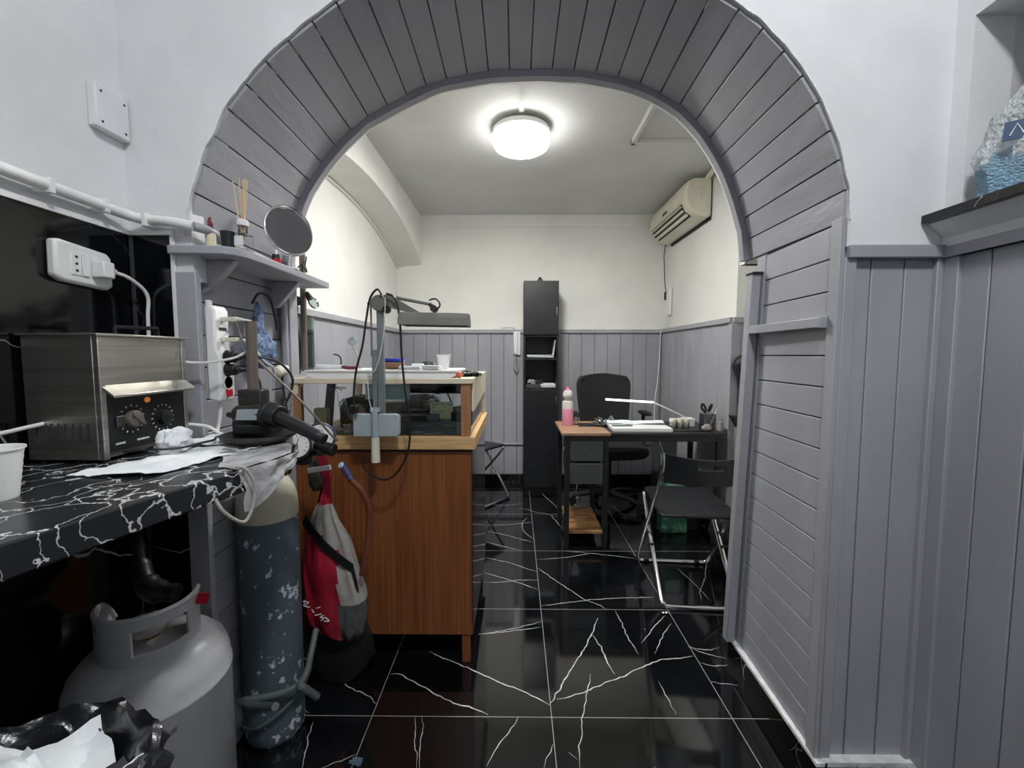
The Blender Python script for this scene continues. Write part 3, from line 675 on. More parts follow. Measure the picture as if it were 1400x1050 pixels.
t.part('vent', MB().box(-.966,-.962,CY0-.0008,CY0,1.03,1.068).box(-.95,-.946,CY0-.0008,CY0,1.03,1.068).box(-.936,-.932,CY0-.0008,CY0,1.03,1.068).box(-.922,-.918,CY0-.0008,CY0,1.03,1.068).box(-.908,-.904,CY0-.0008,CY0,1.03,1.068).box(-.893,-.888,CY0-.0008,CY0,1.03,1.068).box(-.878,-.872,CY0-.0008,CY0,1.03,1.068).box(-.862,-.856,CY0-.0008,CY0,1.03,1.068), 'gap', label='row of dark louvre slots')
t.part('fold_line', MB().box(CX0+.001,CX1-.01,CY0-.0012,CY0,1.078,1.081), 'steel')
t.part('lid_handle', MB().tube([(-.90,.95,CZ1),(-.90,.95,CZ1+.018),(-.88,1.04,CZ1+.02),(-.88,1.04,CZ1)], .005, smooth=False), 'black')
for x in (CX0+.015, CX1-.015):
    for y in (CY0+.015, CY1-.015): t.part('foot', MB().cyl((x,y,WZ),(x,y,CZ0),.008,seg=10), 'black')
t = Thing('appliance_cable', 'white mains cable lying on the worktop at the steel bath', 'cable', (-.95,.7,WZ))
t.part('cable', MB().tube([(-.99,.62,1.075),(-.96,.74,1.06),(-.955,.82,1.065),(-.95,.8385,1.068)], .004), 'wirew')
t.part('cable', MB().tube([(-.84,1.064,1.03),(-.80,1.085,1.02),(-.77,1.092,.999),(-.74,1.10,.994)], .004), 'wirew')
# papers
def sheet_on(x0, y0, ux, uy, vx, vy, z, amp, seed, f=9):
    def fn(u, v):
        x = x0+ux*u+vx*v; y = y0+uy*u+vy*v; return (x+.006*noise.noise(Vector((u*5,v*5,seed))), y+.006*noise.noise(Vector((u*5,v*5,seed+9))), z+amp*abs(noise.noise(Vector((x*f, y*f, seed))))+amp*.4*abs(noise.noise(Vector((x*f*3,y*f*3,seed)))))
    return fn
single('paper_sheet', MB().sheet(sheet_on(-.81,.745,.15,0,.06,.24,WZ+.001,.010,1,14), 24, 30, .001), 'paper', 'white paper towel sheet spread on the worktop before the steel bath', 'paper')
single('paper_sheet', MB().sheet(sheet_on(-.80,.97,.12,.01,.0,.13,WZ+.008,.012,4), 12, 12, .001), 'paper', 'second white paper towel further back beside the black clamp base', 'paper')
single('crumpled_tissue', MB().lump((-.765,.935,WZ+.024),(.030,.034,.032),3,.35,2.2,16,flat=.6), 'paper', 'crumpled white tissue ball in front of the bath control panel', 'tissue')
t = Thing('thin_black_cable', 'thin black cable curved over the paper towel', 'cable', (-.74,.9,WZ+.01))
t.part('cable', MB().tube([(-.822,.87,WZ+.018),(-.78,.88,WZ+.02),(-.735,.905,WZ+.018),(-.71,.95,WZ+.022),(-.715,.99,WZ+.02),(-.75,1.05,WZ+.015),(-.70,1.07,WZ+.012)], .0025), 'black')
# cup and beige jar at the left edge
def cup(name, label, loc, r0, r1, h, group=None, m='white'):
    t = Thing(name, label, 'cup', loc, group=group)
    x, y, z = loc
    pr = [(0,0),(r0,0)]+[(r0+(r1-r0)*i/14+(.0006 if i % 2 else 0), h*i/14) for i in range(1,14)]+[(r1,h),(r1+.0025,h+.001),(r1+.0025,h-.002),(r1-.001,h-.002),(r0-.001,.002),(0,.002)]
    t.part('cup_body', MB().lathe(pr, loc, seg=32), m)
    return t
cup('plastic_cup', 'white ribbed plastic cup on the worktop left of the steel bath', (-.80,.63,WZ), .026, .035, .078)
t = Thing('small_jar', 'beige jar with a grey lid at the left edge of the worktop', 'jar', (-.765,.56,WZ))
t.part('jar_body', MB().lathe([(0,0),(.022,0),(.024,.004),(.024,.05),(.02,.055),(0,.055)], (-.765,.56,WZ), seg=24), 'bed')
t.part('lid', MB().lathe([(0,.055),(.02,.055),(.02,.07),(.017,.073),(0,.073)], (-.765,.56,WZ), seg=24), 'steel_dark')

# black clamp tool with round base, pole and long handle
t = Thing('bench_motor', 'dark hand motor with long handle resting on a round dish at the worktop end', 'hand motor', (-.63, 1.04, WZ))
z = WZ+.008
t.part('dish', MB().lathe([(0,0),(.062,0),(.082,.012),(.084,.02),(.078,.02),(.06,.009),(0,.009)], (-.635,1.035,z), seg=40), 'gun')
t.part('block', MB().box(-.70,-.655,1.03,1.07,z+.012,z+.052).box(-.69,-.60,1.02,1.08,z+.018,z+.042), 'black', bevel=.004)
bd = MB().cyl((-.70,1.06,z+.062),(-.60,1.03,z+.066),.024,.027,seg=20).cyl((-.705,1.061,z+.06),(-.735,1.07,z+.06),.009,.007,seg=12)
t.part('motor_body', bd, 'gun', bevel=.002)
t.part('side_plate', MB().prism([(-.69,1.03,z+.052),(-.62,1.008,z+.056),(-.615,1.008,z+.082),(-.685,1.03,z+.078)], (.003,.01,0)), 'plate')
t.part('collar', MB().cyl((-.605,1.03,z+.066),(-.575,1.022,z+.062),.03,.026,seg=20).cyl((-.61,1.032,z+.066),(-.598,1.028,z+.065),.033,seg=20), 'black', bevel=.002)
t.part('handle', MB().tube([(-.58,1.022,z+.06),(-.53,1.012,z+.042),(-.48,1.0,z+.022),(-.455,.995,z+.012)], [.0165,.016,.015,.013], 14), 'black')
t.part('pole', MB().cyl((-.672,1.075,z+.03),(-.669,1.075,1.29),.013,seg=14), 'brownpole')
t.part('pole_socket', MB().box(-.70,-.64,1.055,1.095,z+.085,z+.125), 'gun', bevel=.004)
# cable crossing in front
single('tan_cord', MB().tube([(-.83,1.25,1.32),(-.70,1.10,1.22),(-.66,1.10,1.18),(-.57,1.12,1.08),(-.50,1.14,.985),(-.49,1.15,.972)], .0032), 'brownpole', 'thin tan cord running slantwise from the jamb down to the pressure gauges', 'cord')

# power strip
t = Thing('power_strip', 'white power strip with red switch fixed upright on the left jamb', 'power strip', (-.82,1.16,1.07))
ps = MB(); zz = [1.07,1.078,1.10,1.32,1.335,1.342]
ps.prism([(-.828,1.128,1.085),(-.795,1.128,1.078),(-.79,1.128,1.10),(-.79,1.128,1.20),(-.80,1.128,1.225),(-.80,1.128,1.325),(-.81,1.128,1.34),(-.828,1.128,1.335)], (0,.058,0))
t.part('strip_body', ps, 'white', bevel=.006)
t.part('hanging_tab', MB().box(-.828,-.818,1.135,1.15,1.335,1.352), 'white', bevel=.002)
for z in (1.20,1.165,1.13): t.part('outlet', MB().lathe([(.019,0),(.019,.001),(.0165,.001),(.0165,-.0),(0,-.0)], (-.7895,1.157,z),(1,0,0),20), 'gap' if z > 1.14 else 'offwhite')
t.part('outlet', MB().box(-.7995,-.7985,1.143,1.172,1.272,1.28), 'gap')
t.part('rocker_switch', MB().box(-.79,-.784,1.146,1.167,1.092,1.112), 'red_sw', bevel=.002)
def plug(label, z, mm, path, big=.012):
    t = Thing('cable_plug', label, 'plug', (-.79, 1.157, z))
    q = MB()
    if mm == 'offwhite': q.box(-.798,-.755,1.147,1.167,z-.006,z+.006).cyl((-.755,1.157,z),(-.742,1.157,z-.001),.006,.004)
    else: q.cyl((-.79,1.157,z),(-.765,1.157,z),.0165,.015).cyl((-.765,1.157,z),(-.75,1.157,z-.002),.010,.005)
    t.part('plug_body', q, mm, bevel=.002)
    t.part('cable', MB().tube(path, .0034, sub=8), 'wirew' if mm == 'offwhite' else 'black')
plug('upper white plug in the power strip, its cable curling back to the steel bath', 1.302, 'offwhite', [(-.745,1.157,1.301),(-.715,1.155,1.292),(-.70,1.14,1.25),(-.715,1.10,1.205),(-.77,1.075,1.188),(-.815,1.07,1.186),(-.835,1.066,1.188)])
plug('lower white plug in the power strip', 1.247, 'offwhite', [(-.745,1.157,1.246),(-.725,1.16,1.235),(-.71,1.19,1.19),(-.71,1.24,1.16),(-.74,1.27,1.10),(-.79,1.26,1.02),(-.81,1.24,.99)])
plug('upper black plug in the power strip', 1.20, 'black', [(-.752,1.157,1.198),(-.73,1.16,1.203),(-.69,1.18,1.195),(-.66,1.20,1.175),(-.64,1.21,1.13),(-.66,1.19,1.06),(-.69,1.1,1.02)])
plug('lower black plug in the power strip beside the switch', 1.165, 'black', [(-.752,1.157,1.163),(-.725,1.158,1.16),(-.705,1.16,1.13),(-.70,1.15,1.08),(-.71,1.13,1.02),(-.72,1.11,.998)])
t = Thing('strip_cable', 'white cable leaving the bottom of the power strip', 'cable', (-.81,1.15,1.0))
t.part('cable', MB().tube([(-.81,1.15,1.08),(-.812,1.15,1.04),(-.815,1.145,1.01),(-.81,1.13,.995)], .0045), 'wirew')
t = Thing('blue_net_bag', 'pale blue net bag hanging on the jamb behind the power strip', 'bag', (-.82,1.36,1.1))
t.part('net', MB().lump((-.82,1.36,1.22),(.03,.075,.055),5,.3,3).lump((-.828,1.37,1.31),(.012,.025,.06),8,.3,3), 'bluenet')
t.part('hook_cord', MB().tube([(-.84,1.36,1.37),(-.835,1.39,1.405),(-.82,1.42,1.395),(-.815,1.44,1.34),(-.815,1.45,1.29)], .004), 'black')
t = Thing('socket_fitting', 'small cream cable connector hanging below the blue net', 'connector', (-.83,1.44,1.12))
t.part('connector', MB().lathe([(.008,-.02),(.018,-.012),(.02,.01),(.012,.03),(.006,.04)], (-.80,1.43,1.15),(0.2,.8,.3),16), 'offwhite')
t.part('cord', MB().tube([(-.80,1.45,1.16),(-.83,1.5,1.1),(-.82,1.5,1.03),(-.80,1.49,.9)], .003), 'black')

# ================================================================= SMALL SHELF ON THE JAMB
t = Thing('wall_shelf', 'small grey painted wooden shelf fixed to the left side of the arch', 'shelf', (-.79,1.4,1.46))
sp = [(-.90,1.126),(-.90,1.109),(-.745,1.109),(-.722,1.15),(-.712,1.22),(-.722,1.62),(-.735,1.67),(-.838,1.67),(-.862,1.56),(-.856,1.15),(-.826,1.126)]
sp = [(-.885,1.088),(-.752,1.095),(-.73,1.112),(-.716,1.15),(-.712,1.25),(-.722,1.66),(-.832,1.66),(-.832,1.575),(-.858,1.57),(-.856,1.145),(-.826,1.142),(-.826,1.108),(-.885,1.108)]
t.part('board', MB().prism([(x,y,1.462) for x,y in sp], (0,0,.022)), 'grey', bevel=.003)
for y in (1.16, 1.50): t.part('bracket', MB().prism([(-.858,y,1.462),(-.858,y,1.37),(-.838,y,1.375),(-.77,y,1.45),(-.76,y,1.462)], (0,.025,0)), 'grey', bevel=.003)
SZ = 1.484
t = Thing('dropper_bottle', 'small cream dropper bottle with dark red bulb on the grey shelf', 'bottle', (-.80,1.13,SZ))
t.part('bottle', MB().lathe([(0,0),(.0115,0),(.0115,.036),(.008,.042),(0,.042)], (-.80,1.13,SZ), seg=20), 'amber')
t.part('cap', MB().lathe([(0,.042),(.009,.042),(.009,.053),(.005,.056),(0,.056)], (-.80,1.13,SZ), seg=20), 'black')
t.part('bulb', MB().lathe([(.005,.055),(.007,.06),(.006,.072),(.003,.08),(0,.082)], (-.80,1.13,SZ), seg=16), 'darkred')
t = Thing('black_cup', 'small black cup on the grey shelf beside the reed diffuser', 'cup', (-.745,1.14,SZ))
t.part('cup_body', MB().lathe([(0,0),(.015,0),(.0175,.046),(.016,.046),(.014,.003),(0,.003)], (-.762,1.14,SZ), seg=24), 'blackmat')
t = Thing('reed_diffuser', 'clear square reed diffuser bottle with wooden sticks on the grey shelf', 'diffuser', (-.735,1.16,SZ))
t.part('bottle', MB().box(-.752,-.716,1.142,1.178,SZ,SZ+.045).lathe([(.011,.045),(.011,.07)], (-.734,1.16,SZ), seg=16), 'glass', bevel=.003)
t.part('label', MB().box(-.748,-.722,1.1405,1.1418,SZ+.012,SZ+.036), 'paper')
t.part('collar', MB().lathe([(.0145,.066),(.0145,.082),(.006,.082),(.006,.066)], (-.734,1.16,SZ), seg=24), 'white', bevel=.001)
for i, (dx, dy) in enumerate(((-.022,.0),(-.008,.006),(-.002,-.004),(.004,.004),(.012,.0),(.014,.006))):
    t.part('reed', MB().cyl((-.734+dx*.1,1.16+dy*.1,SZ+.02),(-.734+dx,1.16+dy,SZ+.19-abs(dx)*.1),.0015,seg=6), 'reed')
t = Thing('small_red_pot', 'tiny red pot with a dark lid on the grey shelf', 'pot', (-.735,1.32,SZ))
t.part('pot', MB().lathe([(0,0),(.013,0),(.014,.012),(0,.012)], (-.73,1.31,SZ), seg=18), 'red_sw')
t.part('lid', MB().lathe([(0,.012),(.012,.012),(.011,.026),(0,.028)], (-.73,1.31,SZ), seg=18), 'black')
t.part('tip', MB().lathe([(.004,.026),(.003,.04),(0,.042)], (-.73,1.31,SZ), seg=10), 'white')
t = Thing('round_mirror', 'round tabletop mirror on a stand on the grey shelf', 'mirror', (-.75,1.40,SZ))
mc = Vector((-.735,1.40,1.606)); ax = Vector((1.31,-.9,.26)).normalized()
t.part('mirror_disc', MB().lathe([(0,.004),(.076,.004),(.076,-.004),(0,-.004)], mc, ax, 48), 'chrome', bevel=.001, label='round plane mirror reflecting the grey boards')
t.part('rim', MB().tube([mc+Vector((.0,0,0))+(ax.cross(Vector((0,0,1)))*math.cos(a)+Vector((0,0,1))*math.sin(a))*.078 for a in [2*PI*i/32 for i in range(32)]], .0028, 6, closed=True, smooth=False), 'chrome')
t.part('stem', MB().cyl((-.735,1.40,SZ),(-.735,1.40,SZ+.048),.005,seg=10), 'chrome')
t.part('base', MB().lathe([(0,0),(.045,0),(.045,.005),(.01,.009),(0,.009)], (-.757,1.40,SZ), seg=30), 'white')
t = Thing('wire_tangle', 'small black wire tangle on the shelf beside the mirror', 'wire', (-.74,1.5,SZ))
t.part('wire', MB().tube([(-.75,1.46,SZ+.004),(-.74,1.48,SZ+.03),(-.73,1.5,SZ+.01),(-.75,1.53,SZ+.04),(-.735,1.51,SZ+.065),(-.73,1.47,SZ+.03),(-.745,1.5,SZ+.004)], .0022), 'black')
# poles and cables behind the shelf
single('tall_wooden_pole', MB().tube([(-.848,1.70,1.14),(-.846,1.70,1.4),(-.843,1.70,1.70)], .0115, 12), 'brownpole', 'tall dark brown pole standing on the counter behind the round mirror', 'pole')
t = Thing('cable_hanger', 'black hanger bracket below the shelf with long hanging cables', 'hanger', (-.86,1.68,1.35))
t.part('bracket', MB().box(-.905,-.85,1.665,1.69,1.40,1.435), 'black', bevel=.004)
for i, (x, a) in enumerate(((-.898,.0),(-.888,.006),(-.878,-.004),(-.868,.005),(-.858,-.003))):
    t.part('cable', MB().tube([(x*1.0+.0,1.678,1.41),(x+a,1.676,1.33),(x-a*.6,1.68,1.24),(x+a*.4,1.68,1.13)], .003 if i % 2 else .0038, 6), 'black' if i % 2 == 0 else 'gun')
t = Thing('glass_bulb', 'small clear glass bulb hanging under the shelf tip', 'bulb', (-.80,1.70,1.39))
t.part('neck', MB().cyl((-.828,1.69,1.45),(-.812,1.69,1.425),.010,.013), 'gun')
t.part('bulb', MB().lathe([(.012,0),(.017,.012),(.017,.028),(.012,.04),(0,.043)], (-.812,1.69,1.427),(.55,0,-.8),16), 'film')
single('green_glass_plate', MB().box(-1.065,-1.062,2.10,2.24,1.14,1.42), 'glassgreen', 'green edged glass plate leaning on the left panelling behind the counter', 'glass plate')

# ================================================================= CYLINDERS
t = Thing('oxygen_cylinder', 'tall slim blue-grey gas cylinder with chipped paint and cream shoulder', 'gas cylinder', (-.765,1.30,0))
cc = (-.775,1.29,0)
t.part('cylinder_body', MB().lathe([(0,0),(.076,0),(.084,.012),(.086,.03),(.086,.71),(0,.71)], cc, seg=48), 'chip')
t.part('shoulder', MB().lathe([(.0865,.705),(.0865,.73),(.084,.765),(.074,.80),(.058,.825),(.045,.838),(.041,.845)], cc, seg=48), 'domecream')
t.part('neck', MB().lathe([(.042,.84),(.04,.872),(.035,.877),(.035,.888),(0,.888)], cc, seg=32), 'rust')
t.part('valve', MB().lathe([(.02,.885),(.02,.93),(.012,.935),(0,.935)], cc, seg=20).cyl((-.765,1.30,.905),(-.68,1.27,.915),.012,seg=12), 'copper')
t = Thing('gauge_regulator', 'pressure regulator with two round dials beside the worktop end', 'regulator', (-.63,1.24,.9))
t.part('regulator_body', MB().cyl((-.70,1.275,.915),(-.56,1.205,.93),.017,seg=16).cyl((-.59,1.14,.94),(-.62,1.22,.91),.014,seg=12).cyl((-.625,1.23,.93),(-.625,1.23,.885),.022,seg=16).cyl((-.56,1.17,.955),(-.505,1.16,.94),.015,.018,seg=14), 'black', bevel=.002)
for (x,y,z,a,r,rm,lab) in ((-.59,1.125,.962,-.25,.038,'gun','left dial'),(-.556,1.19,.972,-.1,.042,'ringblue','right dial with navy rim')):
    axn = Vector((.25,-.95,.15)).normalized(); c = Vector((x,y,z))
    g = t.part('dial', MB().lathe([(0,-.012),(r*.9,-.012),(r,-.006),(r,.004),(r*.9,.006),(r*.9,.003),(0,.003)], c, axn, 32), rm, label=lab)
    t.part('dial_face', MB().lathe([(0,.0032),(r*.84,.0032),(r*.84,.0040),(0,.0040)], c, axn, 32), 'white', g)
    u = axn.cross(Vector((0,0,1))).normalized(); v = u.cross(axn)
    nd = MB().cyl(c+axn*.0048, c+axn*.0048+u*(r*.3)*(-.5)+v*r*.55, .0014, .0006, 6).lathe([(0,.004),(.004,.004),(.004,.006),(0,.006)], c, axn, 12)
    for i in range(11):
        an = -2.2+i*.44; d = u*math.sin(an)+v*math.cos(an); nd.cyl(c+axn*.0043+d*r*.62, c+axn*.0043+d*r*.75, .0008, seg=4)
    t.part('needle', nd, 'black', g)
t = Thing('gas_hose', 'brown-orange gas hose with blue nozzle hanging in front of the counter', 'hose', (-.5,1.3,.6))
t.part('nozzle', MB().cyl((-.565,1.36,.845),(-.535,1.35,.80),.012,.010,14), 'ringblue').__setitem__('label', 'blue and white hose nozzle')
t.part('nozzle_face', MB().lathe([(.0,.0),(.011,0),(.009,.004),(0,.005)], (-.567,1.352,.848),(-.5,-.7,.5),16), 'ltblue')
t.part('hose', MB().tube([(-.535,1.35,.80),(-.505,1.36,.76),(-.49,1.38,.70),(-.495,1.39,.62),(-.51,1.395,.53),(-.53,1.41,.45)], .0095, 12), 'orange_hose')
single('black_pouch', MB().lump((-.672,1.40,.80),(.028,.022,.055),4,.2,2), 'gun', 'dark pouch hanging below the gauges beside the red strap', 'pouch')
single('white_clip', MB().box(-.035,.035,-.004,.004,-.007,.007,rot=(0,-.15,0),at=(-.605,1.28,.855)), 'white', 'short white clip under the gauges', 'clip')

# red and grey sling bag
t = Thing('sling_bag', 'crimson and grey sling bag hanging in front of the brown counter', 'bag', (-.66,1.44,.24))
BY = 1.445
SP = [Vector(p) for p in ((-.672,1.345,.965),(-.650,1.35,.915),(-.632,1.365,.865),(-.633,1.385,.81),(-.648,1.42,.75),(-.658,1.44,.70))]
def strapf(u, v):
    k = u*(len(SP)-1); i = min(int(k), len(SP)-2); p = SP[i].lerp(SP[i+1], k-i); return (p.x+.026*(v-.5), p.y, p.z+.012*(v-.5))
st = MB().sheet(strapf, 30, 2, .0025)
t.part('shoulder_strap', st, 'red')
secs = [(.80,-.655,.012,.008),(.74,-.662,.016,.012),(.69,-.666,.026,.02),(.64,-.668,.048,.03),(.56,-.660,.078,.038),(.48,-.652,.092,.044),(.42,-.646,.100,.048),(.36,-.638,.104,.05),(.30,-.634,.106,.05),(.26,-.63,.098,.046),(.225,-.615,.075,.036),(.205,-.60,.04,.02)]
def loft(secs, y, n=40, amp=.004, seed=0):
    rs = []
    for z, cx, a, b in secs:
        rs.append([Vector((cx+a*math.cos(2*PI*k/n)*(1), y+b*math.sin(2*PI*k/n)+amp*noise.noise(Vector((2.2*math.cos(2*PI*k/n), 2.2*math.sin(2*PI*k/n), z*7))), z)) for k in range(n)])
    return rs
def interp(secs, m):
    out = []
    for i in range(len(secs)-1):
        for k in range(m): t_ = k/m; out.append(tuple(secs[i][q]*(1-t_)+secs[i+1][q]*t_ for q in range(4)))
    out.append(secs[-1]); return out
S2 = interp(secs, 3); rg = loft(S2, BY, 64, .022)
# split into red body and grey side along a slanted line x = xs(z)
def xs(z): return -.632+.0*z if z < .5 else -.632-(z-.5)*.35
body, side, pocket = MB(), MB(), MB()
full = MB().rings(rg, 0, True)
for f in full.f:
    c = sum((Vector(full.v[i]) for i in f), Vector())/len(f)
    zipz = .64-(c.x+.722)*1.09
    tgt = body if c.z > .69 else (side if c.z > zipz else (body if c.x < -.612 else (side if c.z > .335 else pocket)))
    tgt.add([full.v[i] for i in f], [tuple(range(len(f)))])
for nm, q, mm in (('bag_body', body, 'red'), ('side_panel', side, 'bggrey'), ('mesh_pocket', pocket, 'mesh_pocket')):
    if not q.v: continue
    q.weld = True
    o = t.part(nm, q, mm)
    bm = bmesh.new(); bm.from_mesh(o.data); bmesh.ops.remove_doubles(bm, verts=bm.verts, dist=1e-5)
    for e in bm.edges: e.smooth = True
    bm.to_mesh(o.data); bm.free()
t.part('zipper', MB().sheet(lambda u,v: (-.725+.16*u+.012*(v-.5), BY-.030-.022*math.sin(PI*min(1,u*1.0)), .643-.172*u+.026*(v-.5)), 14, 2, .004).tube([(-.566,BY-.028,.475),(-.556,BY-.03,.43),(-.552,BY-.02,.37)], .006), 'black')
lg = MB()
gx = lambda px, py: (-.745+(px-85)*.000397*.98, BY-.062, .432-(py-290)*.000397)
for stroke in ([(130,290),(95,350),(100,400)],[(90,340),(130,330)],[(85,385),(115,370)],[(140,450),(190,460),(150,490),(200,500)],[(160,440),(145,490)],[(215,520),(235,550)],[(255,510),(290,500)],[(240,575),(300,560)],[(320,575),(285,590),(320,600),(290,620)],[(330,590),(365,625),(320,625)]):
    lg.tube([gx(*p) for p in stroke], .0017, 5, sub=3)
t.part('script_lettering', lg, 'white')
# black sack on the floor between cylinder and counter
single('black_sack', MB().lump((-.66,1.505,.12),(.13,.05,.15),9,.18,2.2,16,flat=.8), 'deadblack', 'black plastic sack on the floor under the sling bag', 'sack')
# LPG cylinder
LC = (-.842,.93,0); LR = .152
t = Thing('gas_bottle', 'fat light grey gas bottle with handle collar under the worktop', 'gas bottle', LC)
t.part('tank', MB().lathe([(0,.02),(LR*.8,.02),(LR,.07),(LR,.445),(LR+.002,.448),(LR+.002,.453),(LR,.457),(LR*.985,.485),(LR*.93,.512),(LR*.8,.535),(LR*.6,.55),(LR*.3,.557),(0,.56)], LC, seg=72), 'lpg')
t.part('foot_ring', MB().lathe([(LR*.85,0),(LR*.88,0),(LR*.88,.04),(LR*.85,.04)], LC, seg=48), 'lpg')
col = MB(); n = 72; CR = .09; A0, A1 = R(-185), R(58); zb, zt = .532, .648
w0, w1, wz0, wz1 = R(-66), R(-2), .570, .622
na = 61; zs_ = [zb, .55, wz0, wz0+.008, (wz0+wz1)/2, wz1-.008, wz1, .640, zt]
vs = []; 
for i in range(na):
    a = A0+(A1-A0)*i/(na-1); e = min(i, na-1-i)/6
    for z in zs_:
        top = zt-.05*(1-min(1, e))**2; zz_ = zb+(z-zb)*(top-zb)/(zt-zb)
        vs.append((LC[0]+CR*math.cos(a), LC[1]+CR*math.sin(a), zz_))
fs = []
for i in range(na-1):
    a = A0+(A1-A0)*(i+.5)/(na-1)
    for j in range(len(zs_)-1):
        if w0 < a < w1 and wz0 <= zs_[j] and zs_[j+1] <= wz1: continue
        k = len(zs_); fs.append((i*k+j, (i+1)*k+j, (i+1)*k+j+1, i*k+j+1))
col.add(vs, fs)
cl = t.part('handle_collar', col, 'lpg', solid=.007)
cl.modifiers.new('b', 'BEVEL').width = .0025
t.part('collar_rim', MB().tube([(LC[0]+CR*math.cos(a), LC[1]+CR*math.sin(a), zt-.05*(1-min(1, min(i,36-i)/3.6))**2) for i, a in enumerate([A0+(A1-A0)*k/36 for k in range(37)])], .006, 8, smooth=False), 'lpg')
a = R(-84); dn = Vector((math.cos(a), math.sin(a), 0)); tg = Vector((-dn.y, dn.x, 0))
t.part('stamped_letters', text_mb('IS', .026, frame(Vector(LC)+dn*(CR+.0038)+Vector((0,0,.585)), tg, (0,0,1))), 'lpg')
t.part('valve', MB().lathe([(.018,.55),(.018,.60),(.01,.605),(.01,.62),(0,.62)], LC, seg=20).cyl((LC[0]-.03,LC[1]-.02,.595),(LC[0]+.055,LC[1]-.03,.602),.014,.012,16), 'copper')
t.part('valve_regulator', MB().lathe([(0,-.012),(.036,-.012),(.04,0),(.036,.012),(0,.014)], (LC[0]+.02,LC[1]-.03,.605), (0,0,1), 24), 'bggrey')
t = Thing('torch_head', 'dark gas torch tool lying over the collar of the grey gas bottle', 'gas torch', (LC[0],LC[1],.70))
t.part('torch_body', MB().tube([(LC[0]-.07,LC[1]+.06,.75),(LC[0]-.05,LC[1]+.04,.70),(LC[0]-.01,LC[1]+.02,.66),(LC[0]+.05,LC[1]+.02,.65)], [.012,.02,.026,.02], 12), 'black')
t.part('torch_hose', MB().tube([(LC[0]-.07,LC[1]+.06,.75),(LC[0]-.1,LC[1]+.1,.82),(LC[0]-.08,LC[1]+.12,.87)], .009, 8), 'black')
single('red_tag', MB().box(-.012,.012,-.003,.003,-.012,.012,rot=(0,.3,.5),at=(LC[0]+CR+.012,LC[1]+.03,.632)), 'red_sw', 'small red tag on the gas bottle collar', 'tag')
# hose around the oxygen cylinder
t = Thing('floor_hose', 'grey-green rubber hose looped around the foot of the slim cylinder', 'hose', (-.76,1.2,.1))
t.part('hose', MB().tube([(-.62,1.03,.30),(-.70,1.10,.24),(-.80,1.16,.2),(-.72,1.19,.195),(-.665,1.22,.20),(-.655,1.26,.215),(-.655,1.29,.25),(-.66,1.34,.30)], .0095, 10), 'rubber')
t.part('hose_end', MB().tube([(-.66,1.22,.2),(-.645,1.215,.2),(-.62,1.25,.14)], .011, 10), 'rubber')
t.part('ring', MB().tube([(-.765+.095*math.cos(a), 1.29+.1*math.sin(a), .12+.03*math.sin(a*1+.5)+.035*math.cos(a)) for a in [2*PI*k/20 for k in range(20)]], .005, 8, closed=True, sub=3), 'rubber')
# waste bag with papers, nearest the camera
t = Thing('waste_bag', 'black plastic waste bag with an open mouth in front of the gas bottle', 'waste bag', (-.62,.55,0))
t.part('bag', MB().lump((-.60,.47,.33),(.13,.12,.33),2,.12,2.5,22,flat=1).add([],[]), 'bagfilm')
fb = MB().sheet(lambda u,v: (-.60+(.105+.045*v)*math.cos(2*PI*u*.999)+.014*noise.noise(Vector((u*22,v*4,1))), .47+(.095+.04*v)*math.sin(2*PI*u*.999)+.014*noise.noise(Vector((u*22,v*4,7))), .64+.075*math.sin(v*PI*.75)-.04*v+.025*noise.noise(Vector((u*22,v*3,3)))), 60, 8, .001)
t.part('bag_mouth', fb, 'bagfilm')
pp = [(-.655,.475,.675,.05,.2,0),(-.60,.455,.69,.045,-.5,1),(-.535,.465,.685,.055,.4,2),(-.60,.52,.68,.05,1.1,3),(-.56,.42,.675,.04,.9,4)]
for i, (x,y,z,r,a,sd) in enumerate(pp):
    mt = Euler((.5*math.sin(sd*2+1), .6*math.cos(sd*1.7), a)).to_matrix()
    mbp = MB().sheet(lambda u,v: tuple(mt @ Vector(((u-.5)*r*2,(v-.5)*r*1.5,.014*noise.noise(Vector((u*4,v*4,sd*3.1)))+.02*math.sin(u*3+sd)))+Vector((x,y,z))), 10, 8, .0012)
    single('waste_paper', mbp, 'paper', ['crumpled white paper at the left edge of the waste bag','folded white paper upright in the waste bag','broad white paper curled over the right of the waste bag','white paper deep in the middle of the waste bag','small white scrap at the front of the waste bag'][i], 'paper', 'papers in the waste bag')
# ================================================================= COUNTER WITH GLASS CASE
cx0, cx1, cy0, cy1 = -.845, -.165, 1.64, 2.24
cy0 = 1.58
t = Thing('display_counter', 'orange-brown wooden counter with a pine framed glass case on top', 'counter', (-.5,1.9,0))
t.part('front_panel', MB().box(cx0,cx1-.004,cy0,cy0+.016,.118,.84), 'teak', bevel=.001)
t.part('side_panel', MB().box(cx1-.018,cx1,cy0+.002,cy1,.118,.84), 'darkside', label='glossy dark side panel')
t.part('side_panel', MB().box(cx0,cx0+.018,cy0+.016,cy1,.118,.84), 'darkside')
t.part('back_panel', MB().box(cx0+.018,cx1-.018,cy1-.016,cy1,.118,.84), 'teak')
t.part('bottom_board', MB().box(cx0+.018,cx1-.018,cy0+.016,cy1-.016,.118,.136), 'teak')
for x in (cx1-.045, cx0+.01):
    for y in (cy0+.006, cy1-.04): t.part('leg', MB().prism([(x,y,0),(x+.032,y,0),(x+.032,y+.03,0),(x,y+.03,0)], (0,0,.118)), 'teak', bevel=.002)
